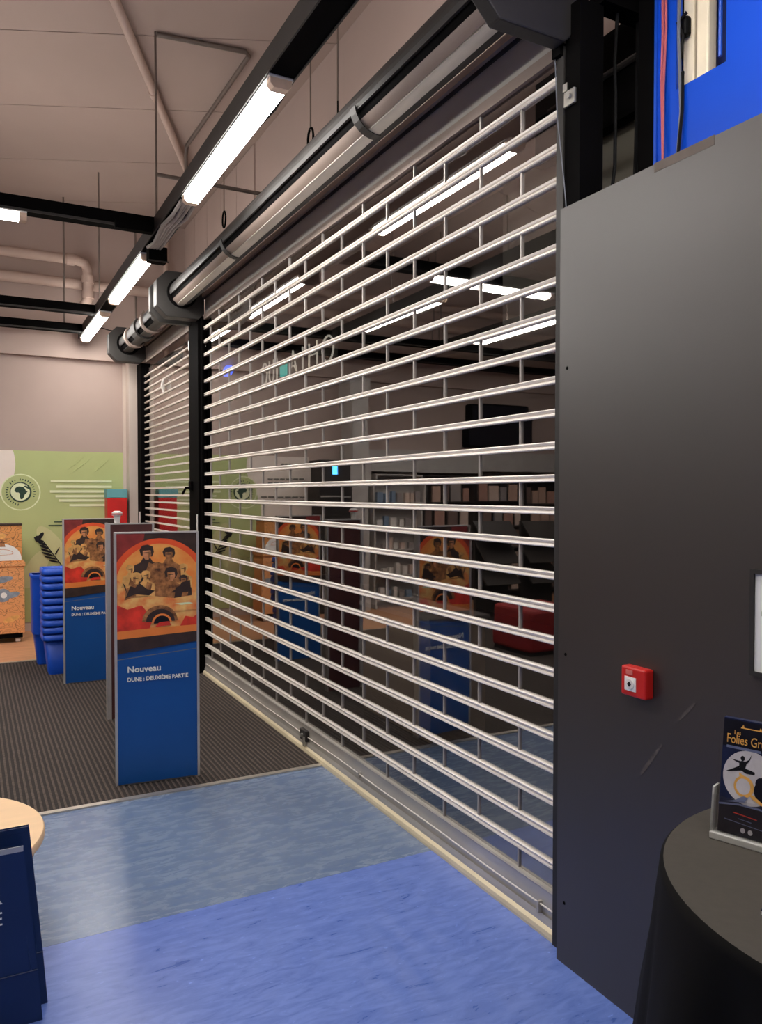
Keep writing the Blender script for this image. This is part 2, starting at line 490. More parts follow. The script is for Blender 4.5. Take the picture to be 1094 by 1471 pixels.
# ------------------------------------------------------------------ lamps on hanging tracks
TZ0, TZ1 = 3.305, 3.395
def tube_lamp(a0, a1, c, axis, label, group='fluorescent lamps under the tracks', on=None):
    L = a1 - a0
    if axis == 'y':
        t = thing('tube_lamp', label, 'lamp', (c, (a0 + a1) / 2, TZ0), 0, group)
    else:
        t = thing('tube_lamp', label, 'lamp', ((a0 + a1) / 2, c, TZ0), PI / 2, group)
    MB().box(-0.055, 0.055, -L / 2, L / 2, -0.012, 0.0).build('tray', 'white_plastic', t)
    prof = [(-0.045, -0.012), (-0.045, -0.034), (-0.03, -0.05), (0.03, -0.05), (0.045, -0.034), (0.045, -0.012)]
    MB().prism_y(prof, -L / 2 + 0.045, L / 2 - 0.045).build('diffuser', 'lamp_white', t)
    if on is not None:  # added upward emitter on the track top, fills in light on the ceiling
        if axis == 'y':
            MB().box(c - 0.02, c + 0.02, a0 + 0.05, a1 - 0.05, TZ1 + 0.0002, TZ1 + 0.0015).build('added_uplight_strip', 'added_uplight', on)
        else:
            MB().box(a0 + 0.05, a1 - 0.05, c - 0.02, c + 0.02, TZ1 + 0.0002, TZ1 + 0.0015).build('added_uplight_strip', 'added_uplight', on)
    pe = [(-0.048, -0.012), (-0.048, -0.036), (-0.032, -0.053), (0.032, -0.053), (0.048, -0.036), (0.048, -0.012)]
    for s in (-1, 1):
        MB().prism_y(pe, s * L / 2, s * (L / 2 - 0.045)).build('end_cap', 'lamp_end', t)
    return t

def track(name, label, x, y0, y1, rods, m=('black_steel', 'charcoal_steel')):
    t = thing(name, label, 'light track', (0, 0, 0))
    MB().box(x - 0.06, x + 0.06, y0, y1, TZ0, TZ1).build('housing', m[0], t)
    for s in (-1, 1):
        MB().box(x + s * 0.06 - 0.004, x + s * 0.06 + 0.004, y0, y1, TZ0 - 0.006, TZ1 + 0.004).build('side_lip', m[1], t)
    for ry in rods:
        MB().tube([(x, ry, TZ1), (x, ry, CEIL)], 0.008, 8).build('rod', 'rod_grey', t)
    return t

t_main = track('light_track', 'long black lighting track running beside the shutters', 1.18, -3.0, 9.44, (-1.0, 2.0, 5.58, 8.26))
tube_lamp(3.13, 4.64, 1.18, 'y', 'large bright tube lamp nearest to the camera on the track', on=t_main)
tube_lamp(5.86, 7.40, 1.18, 'y', 'middle bright tube lamp further along the track', on=t_main)
tube_lamp(7.90, 9.36, 1.18, 'y', 'smallest bright tube lamp at the far end of the track', on=t_main)
tube_lamp(0.15, 1.65, 1.18, 'y', 'tube lamp on the track behind the view', 'lamps out of view', on=t_main)
tube_lamp(-2.2, -0.7, 1.18, 'y', 'tube lamp on the track behind the view', 'lamps out of view', on=t_main)

def crossbar(y, x0, label, rods):
    t = thing('track_crossbar', label, 'light track')
    MB().box(x0, 1.115, y - 0.05, y + 0.05, TZ0, TZ1).build('housing', 'black_steel', t)
    MB().box(x0, 1.115, y - 0.056, y - 0.05, TZ0 - 0.004, TZ0 + 0.012).build('side_lip', 'charcoal_steel', t)
    for rx in rods:
        MB().tube([(rx, y, TZ1), (rx, y, CEIL)], 0.01, 8).build('rod', 'rod_grey', t)
    return t
c1 = crossbar(5.40, -4.8, 'nearest black crossbar track with a lamp at the left edge', (-1.5, -3.5))
MB().box(0.86, 1.10, 5.30, 5.345, TZ0 - 0.03, TZ0 + 0.02).build('clamp_plate', 'black_steel', c1)
crossbar(8.14, -4.8, 'middle black crossbar track below the painted pipes', (-1.5, -3.5))
crossbar(9.12, -4.8, 'far black crossbar track close to the back wall', (0.94, -2.0))
tube_lamp(-0.92, 0.34, 5.40, 'x', 'bright tube lamp under the nearest crossbar, cut by left edge', on=c1)
tube_lamp(-3.2, -1.75, 5.40, 'x', 'tube lamp on a crossbar left of the view', 'lamps out of view', on=c1)
t_near = track('light_track', 'black lighting track left of the view, parallel to the shutters', -0.12, -3.0, 5.34, (0.0, 3.0))
t_ = track('light_track', 'black lighting track between the crossbars left of the view', -0.12, 5.46, 8.08, (6.8,))
tube_lamp(5.9, 7.4, -0.12, 'y', 'added tube lamp on a side track left of the view', 'lamps out of view', on=t_)
t_ = track('light_track', 'black lighting track at the far left of the room', -1.55, 5.46, 8.08, (6.8,))
tube_lamp(6.0, 7.5, -1.55, 'y', 'added tube lamp on a side track left of the view', 'lamps out of view', on=t_)
tube_lamp(0.2, 1.7, -0.12, 'y', 'added tube lamp on a side track left of the view', 'lamps out of view', on=t_near)
t_ = track('light_track', 'added black lighting track left of the brochure racks', -2.6, 5.46, 8.08, (6.8,))
tube_lamp(6.4, 7.9, -2.6, 'y', 'added tube lamp on a side track left of the view', 'lamps out of view', on=t_)  # lamp and its track added to light the racks and shelves
t_ = track('light_track', 'added black lighting track nearest to the left wall', -3.3, 3.0, 5.34, (4.0,))
tube_lamp(3.4, 4.9, -3.3, 'y', 'added tube lamp on a side track left of the view', 'lamps out of view', on=t_)  # unseen lamp and track, added to brighten the book shelves

tube_lamp(2.4, 3.9, -0.12, 'y', 'added tube lamp on a side track left of the view', 'lamps out of view', on=t_near)  # extra lamp added to brighten the poster fronts

jb = thing('junction_box', 'small black box hanging where crossbar and track meet', 'junction box', (1.20, 5.72, TZ0 - 0.03))
MB().box(-0.055, 0.075, -0.05, 0.05, -0.075, 0.03).build('box_body', 'black_steel', jb, bevel=0.006)
MB().box(-0.06, 0.08, -0.055, -0.05, -0.08, -0.07).build('lid', 'charcoal_steel', jb)
wr = thing('cable_wrap', 'crumpled grey plastic wrap under the track between two lamps', 'cable wrap', (1.18, 4.68, TZ0))
for k in range(5):
    a = -0.04 + 0.02 * k
    MB().tube([(a, 0.02, -0.012), (a + 0.012 * math.sin(k * 2), 0.25, -0.026), (a - 0.01, 0.5, -0.018), (a + 0.01 * math.cos(k), 0.85, -0.028), (a, 1.0, -0.014)], 0.012, 8).build('strand', 'frost_wrap', wr, smooth=True)

# ------------------------------------------------------------------ pipes, conduits, hooks
def pipe(name, label, pts, r, m='pipe_paint', cat='pipe', collars=()):
    t = thing(name, label, cat, pts[0])
    o = Vector(pts[0])
    MB().tube([tuple(Vector(p) - o) for p in pts], r, 12).build('run', m, t, smooth=True)
    for c, d in collars:
        c = Vector(c) - o; d = Vector(d).normalized()
        MB().tube([tuple(c - d * 0.04), tuple(c + d * 0.04)], r * 1.22, 12).build('collar', m, t, smooth=True)
    return t
pipe('water_pipe', 'upper painted pipe bending down on the back wall', [(-5, 9.25, 4.13), (1.08, 9.25, 4.13), (1.17, 9.25, 4.10), (1.2, 9.25, 4.02), (1.2, 9.25, 3.72), (1.17, 9.26, 3.66), (1.16, 9.27, 3.64)], 0.055,
     collars=[((1.02, 9.25, 4.13), (1, 0, 0)), ((1.2, 9.25, 3.93), (0, 0, 1)), ((1.2, 9.25, 3.76), (0, 0, 1))])
pipe('water_pipe', 'lower thick painted pipe running straight along the back wall', [(-5, 9.38, 3.90), (1.12, 9.38, 3.90), (2.3, 9.38, 3.90)], 0.06)
pipe('ceiling_pipe', 'thin painted pipe crossing the ceiling at a slant', [(0.50, 4.44, 4.70), (0.90, 5.355, 4.70), (1.30, 6.27, 4.70), (1.95, 7.75, 4.70)], 0.032, collars=[((1.33, 6.34, 4.70), (0.4, 0.92, 0))])
pipe('ceiling_conduit', 'thin grey conduit turning a corner on the ceiling', [(1.19, 5.57, 4.73), (1.50, 5.53, 4.73), (1.80, 5.49, 4.73), (1.838, 5.53, 4.73), (1.80, 7.2, 4.73), (1.80, 7.24, 4.66), (1.80, 7.24, 4.40)], 0.017, 'rod_grey', 'conduit')
pipe('support_arm', 'thin steel bar bridging from track to wall above the grille', [(1.18, 5.60, 3.78), (2.35, 5.60, 3.78)], 0.014, 'rod_grey', 'bar')
pipe('wall_conduit', 'thin vertical conduit on the back wall beside the far pillar', [(1.75, 9.43, 3.1), (1.75, 9.43, CEIL)], 0.012, 'rod_grey', 'conduit')
pipe('wall_conduit', 'thicker vertical conduit in the back corner', [(2.1, 9.43, 3.1), (2.1, 9.43, CEIL)], 0.03, 'pipe_paint', 'conduit')
def hook(label, x, y, z0, loop):
    t = thing('ceiling_hook', label, 'hook', (x, y, CEIL))
    MB().tube([(0, 0, 0), (0, 0, z0 - CEIL)], 0.005, 6).build('wire', 'rod_grey', t)
    pts = [(0, 0.045 * math.sin(a), z0 - CEIL - 0.06 - 0.07 * math.cos(a + PI)) for a in [i * 2 * PI / 14 for i in range(15)]] if loop else [(0, 0, z0 - CEIL), (0, 0, z0 - CEIL - 0.3)]
    MB().tube(pts, 0.008 if loop else 0.005, 6).build('loop', 'black_steel', t)
hook('wire hook with dark loop hanging left above the grille barrel', 1.98, 4.72, 3.90, True)
hook('plain thin wire hanging right above the grille barrel', 1.98, 4.30, 3.90, False)
hook('small wire hook with loop hanging near the far pillar', 1.98, 6.65, 3.98, True)
def cable(label, pts, m='cable_black', r=0.006, name='cable'):
    o = MB().tube(pts, r, 6).build(name, m, None, smooth=True)
    return tag(o, label, 'cable')
cable('thin dark cable following the near part of the track', [(1.27, 0.0, 3.40), (1.28, 2.2, 3.36), (1.27, 2.9, 3.39), (1.29, 3.5, 3.35), (1.27, 4.4, 3.39)])
cable('thin dark cable sagging behind the far track end', [(1.26, 9.35, 3.45), (1.45, 9.40, 3.42), (1.60, 9.41, 3.42), (1.75, 9.41, 3.44)])

# ------------------------------------------------------------------ roller grille
def octo(cx, cz, hx, hz, c):
    return [(cx - hx + c, cz - hz), (cx + hx - c * 0.6, cz - hz), (cx + hx, cz - hz + c * 0.6), (cx + hx, cz + hz - c * 0.6), (cx + hx - c * 0.6, cz + hz), (cx - hx + c, cz + hz), (cx - hx, cz + hz - c), (cx - hx, cz - hz + c)]

def slat_profile(h):
    # face towards the room on the -x side, with two ribs and a groove
    return [(GX - 0.010, -h), (GX - 0.013, -h * 0.72), (GX - 0.011, -h * 0.25), (GX - 0.006, 0.0), (GX - 0.011, h * 0.25), (GX - 0.013, h * 0.72), (GX - 0.010, h), (GX + 0.010, h), (GX + 0.012, 0), (GX + 0.010, -h)]

def grille(label, y0, y1, z_first, pitch, n, h, link_period, link_off, group, rail_z=None):
    t = thing('roller_grille', label, 'shutter', (0, 0, 0), 0, group)
    prof = slat_profile(h)
    sm = MB().prism_y(prof, y0, y1).mesh('slat', 'alu_slat')
    for k in range(n):
        share('slat', sm, t, (0, 0, z_first + k * pitch))
    gap = pitch - 2 * h
    lm = MB().box(GX - 0.007, GX + 0.007, -0.0042, 0.0042, h * 0.8 - 0.001, pitch - h * 0.8 + 0.001).mesh('link', 'alu_link')
    cache = {}
    rnd = random.Random(3)
    for k in range(-1, n):
        zb = z_first + k * pitch
        ys = [y0]
        if link_period:
            y = y0 + (link_off if k % 2 else link_off + link_period / 2)
            while y > y0 + link_period: y -= link_period
            while y < y1 - 0.02:
                if y > y0 + 0.02:
                    if k >= 0: share('link', lm, t, (0, y, zb))
                    ys.append(y)
                y += link_period
        ys.append(y1)
        if k < 0:
            if rail_z is None: continue
            for a, b in zip(ys[:-1], ys[1:]):
                MB().box(GX - 0.0012, GX + 0.0012, a + 0.001, b - 0.001, rail_z, z_first - h * 0.7).build('pane', 'clear_panel', t)
            for y in ys[1:-1]:
                MB().box(GX - 0.007, GX + 0.007, y - 0.0042, y + 0.0042, rail_z, z_first - h * 0.8).build('link', 'alu_link', t)
            continue
        for a, b in zip(ys[:-1], ys[1:]):
            key = round(b - a, 3)
            if key not in cache:
                L = b - a
                cache[key] = MB().box(-0.0012, 0.0012, -L / 2 + 0.001, L / 2 - 0.001, h * 0.7, pitch - h * 0.7).mesh('pane', 'clear_panel')
            share('pane', cache[key], t, (GX, (a + b) / 2, zb), (0, rnd.uniform(-0.0022, 0.0022), rnd.uniform(-0.0028, 0.0028)))
    return t

ZF, PT, NS = 0.2463, 0.11305, 25
g1 = grille('large see-through roller grille with pale slats and clear panels', 2.06, 6.62, ZF, PT, NS, 0.0135, 0.5178, 0.2405, 'roller grilles', 0.16)
# bottom rail of the large grille
top = [(GX - 0.016, 0.148), (GX - 0.019, 0.153), (GX - 0.016, 0.160), (GX + 0.012, 0.160), (GX + 0.012, 0.0), (GX - 0.012, 0.0), (GX - 0.012, 0.148)]
MB().prism_y(top, 2.06, 6.62).build('bottom_rail', 'alu_dull', g1)
MB().prism_y([(GX - 0.012, 0.05), (GX - 0.020, 0.062), (GX - 0.024, 0.045), (GX - 0.025, 0.034), (GX - 0.012, 0.034)], 2.06, 6.60).build('rail_skirt', 'alu_dull', g1)
MB().prism_y([(GX - 0.012, 0.034), (GX - 0.026, 0.034), (GX - 0.036, 0.024), (GX - 0.040, 0.010), (GX - 0.040, 0.0), (GX - 0.012, 0.0)], 2.06, 6.60).build('bottom_seal', 'alu_cream', g1)
pts = []
y = 2.06
while y < 6.6:
    pts.append((GX - 0.021, y, 0.092 + 0.002 * math.sin(y * 7))); y += 0.15
MB().tube(pts, 0.0032, 6).build('lock_rod', 'alu_slat', g1)
lk = MB().box(GX - 0.036, GX - 0.010, 4.30, 4.40, 0.062, 0.125).build('lock_case', 'charcoal_steel', g1, bevel=0.004)
MB().tube([(GX - 0.048, 4.35, 0.094), (GX - 0.034, 4.35, 0.094)], 0.012, 10).build('lock_cylinder', 'galvanised', lk)
MB().box(GX - 0.044, GX - 0.034, 4.31, 4.33, 0.035, 0.09).build('latch', 'galvanised', lk)
MB().box(GX - 0.030, GX - 0.012, 2.155, 2.165, 0.06, 0.102).build('rod_clip', 'alu_dull', g1)
MB().box(GX - 0.030, GX - 0.012, 3.60, 3.61, 0.075, 0.102).build('rod_clip', 'alu_dull', g1)

g2 = grille('small far roller grille with closely spaced pale slats', 6.99, 9.17, 0.18, 0.0752, 37, 0.0085, None, 0, 'roller grilles')
MB().prism_y([(GX - 0.02, 0.0), (GX - 0.02, 0.16), (GX + 0.012, 0.16), (GX + 0.012, 0.0)], 6.99, 9.17).build('bottom_rail', 'alu_dull', g2)
kl = MB().box(GX - 0.03, GX - 0.012, 7.02, 7.08, 2.84, 2.93).build('catch', 'white_plastic', g2, bevel=0.004)
MB().tube([(GX - 0.03, 8.10, 2.72), (GX - 0.045, 8.11, 2.65), (GX - 0.03, 8.10, 2.58), (GX - 0.02, 8.13, 2.66)], 0.012, 6).build('pull_strap', 'white_plastic', g2)

# posts and guides
p1 = thing('guide_post', 'black steel post between the large and the small grille', 'post', (GX, 6.78, 0))
MB().box(-0.06, 0.06, -0.15, 0.16, 0.0, 3.06).build('post_body', 'black_steel', p1)
MB().box(-0.035, -0.02, -0.172, -0.15, 0.0, 3.06).build('guide_rail', 'black_steel', p1)
MB().box(-0.035, -0.02, 0.16, 0.19, 0.0, 3.06).build('guide_rail', 'alu_dull', p1)
MB().box(-0.068, -0.06, -0.125, -0.105, 1.23, 1.37).build('handle_plate', 'white_plastic', p1, bevel=0.002)
lo = MB().box(-0.085, -0.06, 0.03, 0.10, 1.58, 1.66).build('lock_box', 'black_steel', p1, bevel=0.006)
MB().tube([(-0.085, 0.05, 1.60), (-0.12, 0.05, 1.60), (-0.125, 0.09, 1.57), (-0.125, 0.14, 1.55)], 0.011, 8).build('key_handle', 'black_steel', lo)
for zz in (0.03, 0.16):
    MB().tube([(-0.06, -0.12, zz), (-0.10, -0.13, zz + 0.01), (-0.12, -0.11, zz - 0.01)], 0.013, 6).build('bolt', 'galvanised', p1)
p2 = thing('guide_post', 'narrow black post at the far end beside the pale pillar', 'post', (GX, 9.27, 0))
MB().box(-0.05, 0.06, -0.09, 0.12, 0.0, 3.04).build('post_body', 'black_steel', p2)
MB().box(-0.056, -0.05, -0.02, 0.02, 1.20, 1.34).build('handle_plate', 'white_plastic', p2)
p3 = thing('guide_post', 'tall black square post at the edge of the partition', 'post', (GX, 2.0, 0))
MB().box(-0.04, 0.06, -0.045, 0.025, 0.0, 3.15).build('post_body', 'black_steel', p3)
MB().box(-0.045, 0.03, 0.028, 0.062, 0.0, 3.03).build('guide_rail', 'charcoal_steel', p3)
MB().tube([(-0.05, 0.066, 3.02), (-0.052, 0.05, 2.8), (-0.05, 0.02, 2.6), (-0.05, 0.0, 2.45)], 0.002, 6).build('guide_cord', 'cable_grey', p3)
bk = MB().box(-0.052, -0.04, -0.03, 0.02, 2.82, 2.87).build('corner_bracket', 'galvanised', p3, bevel=0.003)
MB().box(-0.055, -0.05, 0.0, 0.02, 2.87, 2.895).build('tab', 'galvanised', bk)
MB().tube([(-0.062, -0.012, 2.845), (-0.05, -0.012, 2.845)], 0.009, 8).build('bolt', 'galvanised', bk)
MB().box(-0.06, 0.02, 0.03, 0.07, 3.0, 3.04).build('guide_funnel', 'black_steel', p3)

# barrel, wound slats, brackets, fascia
BCX, BCZ, BR = 1.60, 3.23, 0.098
def arc_strip(a0, a1, r0, r1, n=6):
    out = [(BCX + r1 * math.cos(a0 + (a1 - a0) * k / n), BCZ + r1 * math.sin(a0 + (a1 - a0) * k / n)) for k in range(n + 1)]
    out += [(BCX + r0 * math.cos(a1 + (a0 - a1) * k / n), BCZ + r0 * math.sin(a1 + (a0 - a1) * k / n)) for k in range(n + 1)]
    return out
def barrel(label, y0, y1, strips, near):
    t = thing('grille_barrel', label, 'barrel', (0, 0, 0))
    ring = [(BCX + 0.09 * math.cos(2 * PI * k / 20), BCZ + 0.09 * math.sin(2 * PI * k / 20)) for k in range(20)]
    MB().prism_y(ring, y0, y1).build('shaft', 'black_steel', t, smooth=True)
    for d0, d1, m, r1 in strips:
        MB().prism_y(arc_strip(math.radians(226 - d0), math.radians(226 - d1), 0.09, r1), y0 + 0.01, y1 - 0.01).build('wound_slat', m, t)
    for yy, lab in ((y0, 0), (y1, 1)):
        b = MB().prism_y(octo(1.59, 3.215, 0.2, 0.19, 0.085), yy - 0.06, yy).build('end_bracket', 'charcoal_steel', t, bevel=0.006) if lab == 0 else \
            MB().prism_y(octo(1.59, 3.215, 0.2, 0.19, 0.085), yy, yy + 0.12).build('end_bracket', 'charcoal_steel', t, bevel=0.006)
        rg = []
        for k in range(24):
            a = 2 * PI * k / 24
            rg.append((BCX + 0.125 * math.cos(a), BCZ + 0.125 * math.sin(a)))
        ya, yb = (yy, yy + 0.02) if lab == 0 else (yy - 0.02, yy)
        MB().prism_y(rg, ya, yb).build('flange', 'black_steel', b, smooth=True)
    return t
b1 = barrel('long dark roll barrel with wound slats above the large grille', 2.06, 6.60,
            [(100, 31, 'charcoal_steel', 0.107), (9, -19, 'brown_slat', 0.103), (-20, -46, 'alu_dull', 0.112), (-50, -95, 'charcoal_steel', 0.104), (140, 108, 'charcoal_steel', 0.104), (-100, -150, 'brown_slat', 0.104)], True)
for yy in (3.05, 5.05):
    MB().prism_y(arc_strip(math.radians(226 - 40), math.radians(226 + 50), 0.113, 0.117), yy, yy + 0.05).build('strap', 'charcoal_steel', b1)
b2 = barrel('short dark roll barrel with straps above the far grille', 6.92, 9.08, [(70, 20, 'charcoal_steel', 0.104), (-10, -60, 'charcoal_steel', 0.104)], False)
for i, yy in enumerate((7.2, 7.75, 8.1, 8.6)):
    MB().prism_y(arc_strip(math.radians(226 - 90), math.radians(226 + 90), 0.104, 0.122, 10), yy, yy + (0.16, 0.06, 0.2, 0.08)[i]).build('strap', ('charcoal_steel', 'brown_slat')[i % 2], b2)

def fascia(label, y0, y1):
    t = thing('shutter_fascia', label, 'fascia', (0, 0, 0))
    B('panel', 'grey_steel', GX - 0.004, GX + 0.01, y0, y1, 3.07, 3.20, t)
    B('lower_rail', 'brown_slat', GX - 0.016, GX + 0.014, y0, y1, 3.03, 3.072, t)
    B('upper_rail', 'brown_slat', GX - 0.03, GX + 0.012, y0, y1, 3.215, 3.245, t)
    B('back_rail', 'charcoal_steel', GX - 0.012, GX + 0.01, y0, y1, 3.20, 3.216, t)
    return t
fascia('long grey fascia strip under the barrel of the large grille', 2.07, 6.60)
fascia('short grey fascia strip under the barrel of the far grille', 6.99, 9.07)

# ------------------------------------------------------------------ black framing and blue wall above the partition
fr = thing('steel_frame', 'black steel framing left of the blue wall above the partition', 'frame', (0, 0, 0))
B('cross_beam', 'black_steel', 1.84, 2.34, 1.93, 2.0, 3.15, 3.23, fr)
B('back_beam', 'black_steel', 2.10, 2.15, 1.5, 2.6, 2.905, 3.245, fr)
B('upright', 'black_steel', 1.96, 2.10, 1.83, 1.90, 2.3, 3.4, fr)
MB().tube([(2.09, 1.95, 3.085), (2.09, 2.5, 3.09)], 0.012, 8).build('conduit', 'charcoal_steel', fr)
B('infill_panel', 'olive_panel', 2.16, 2.18, 1.5, 2.9, 2.2, 2.95, fr)
cable('pair of black cables hanging in front of the olive panel', [(1.93, 1.965, 3.15), (1.93, 1.975, 3.0), (1.925, 1.965, 2.85), (1.93, 1.972, 2.65), (1.92, 1.985, 2.5), (1.90, 1.99, 2.3)])
cable('thick black cable hanging close to the black upright', [(2.03, 1.97, 3.15), (2.035, 1.975, 2.9), (2.02, 1.965, 2.7), (2.025, 1.98, 2.5), (2.03, 1.97, 2.3)], 'cable_black', 0.008)

bw = MB()
# wall with a rectangular opening  (y 1.555..1.705, z 2.80..3.3)
bw.box(1.95, 1.975, 1.735, 1.815, 2.0, 3.55)
bw.box(1.95, 1.975, YB, 1.555, 2.0, 3.55)
bw.box(1.95, 1.975, 1.555, 1.735, 2.0, 2.80)
bw.box(1.95, 1.975, 1.555, 1.735, 3.30, 3.55)
blue = struct(bw.build('wall_blue', 'blue_paint'))
blue['label'] = 'saturated blue wall above the charcoal partition'
B('edge_strip', 'bin_blue', 1.944, 1.952, 1.808, 1.818, 2.0, 3.55, blue)
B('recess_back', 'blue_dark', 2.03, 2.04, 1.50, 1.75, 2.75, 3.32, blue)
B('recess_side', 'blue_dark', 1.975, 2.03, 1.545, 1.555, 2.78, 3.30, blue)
lf = thing('lamp_tray', 'cream lamp tray with two tubes set in the blue wall', 'lamp tray', (1.985, 1.64, 2.80))
MB().box(0.0, 0.03, 0.058, 0.100, -0.015, 0.5).build('batten', 'cream', lf, bevel=0.004)
MB().box(-0.02, 0.02, -0.010, 0.034, 0.0, 0.5).build('batten', 'cream', lf, bevel=0.006)
MB().prism_y([(-0.03, -0.03), (0.03, -0.012), (0.03, 0.0), (-0.03, -0.015)], -0.08, 0.06).build('end_plate', 'cream', lf)
MB().tube([(-0.026, -0.058, 0.03), (-0.026, -0.058, 0.5)], 0.006, 8).build('side_tube', 'bin_blue', lf)
MB().box(-0.026, 0.0, 0.066, 0.096, 0.16, 0.22).build('holder', 'cable_black', lf, bevel=0.008)
MB().tube([(-0.03, 0.06, 0.22), (-0.038, 0.088, 0.20), (-0.035, 0.07, 0.15), (-0.038, 0.078, 0.08), (-0.035, 0.08, 0.01)], 0.005, 6).build('lead', 'cable_black', lf)
cable('left reddish wire running down the blue wall', [(1.938, 1.783, 3.3), (1.938, 1.778, 3.0), (1.938, 1.782, 2.85), (1.938, 1.774, 2.6), (1.938, 1.772, 2.44)], 'cable_red', 0.004)
cable('right reddish wire twisting beside the left one', [(1.938, 1.770, 3.3), (1.938, 1.765, 3.0), (1.936, 1.772, 2.82), (1.934, 1.770, 2.6), (1.938, 1.766, 2.44)], 'cable_red', 0.004)
cable('grey cable dropping from the lamp tray to partition top', [(1.94, 1.715, 3.3), (1.94, 1.718, 2.95), (1.938, 1.705, 2.72), (1.938, 1.715, 2.6), (1.938, 1.728, 2.45)], 'cable_grey', 0.005)
cable('dark cable crossing the grey one below the lamp tray', [(1.945, 1.705, 2.84), (1.938, 1.70, 2.72), (1.934, 1.712, 2.58), (1.936, 1.722, 2.45)], 'cable_black', 0.005)

# ------------------------------------------------------------------ fire call point, framed notice
fc = thing('fire_call_point', 'small square red fire call point on the charcoal partition', 'alarm', (1.715, 1.632, 1.007))
MB().box(-0.034, 0.0, -0.047, 0.047, -0.043, 0.043).build('case', 'red_gloss', fc, bevel=0.006)
MB().box(-0.0365, -0.034, -0.012, 0.030, -0.026, 0.014).build('plate', 'print_white', fc)
MB().tube([(-0.0395, 0.009, -0.006), (-0.036, 0.009, -0.006)], 0.015, 14).build('target_ring', 'white_plastic', fc)
MB().tube([(-0.041, 0.009, -0.006), (-0.038, 0.009, -0.006)], 0.0075, 4).build('target_mark', 'print_ink', fc)
MB().box(-0.0362, -0.034, 0.0, 0.026, 0.02, 0.034).build('key_cover', 'red_pale', fc, bevel=0.003)
nf = thing('notice_frame', 'slim dark framed notice hanging at the right edge', 'frame', (1.715, 1.15, 1.10))
MB().box(-0.004, 0.0, -0.115, 0.115, 0.008, 0.256).build('sheet', 'print_white', nf)
for a in ((-0.125, 0.125, 0.0, 0.011), (-0.125, 0.125, 0.253, 0.264), (-0.125, -0.114, 0.011, 0.253), (0.114, 0.125, 0.011, 0.253)):
    MB().box(-0.010, 0.0, a[0], a[1], a[2], a[3]).build('frame_bar', 'charcoal_steel', nf)
for i, zz in enumerate((0.225, 0.185, 0.15)):
    MB().box(-0.0045, -0.004, -0.09, 0.095 - 0.02 * (i % 2), zz, zz + 0.012).build('print_line', 'mural_grey', nf)

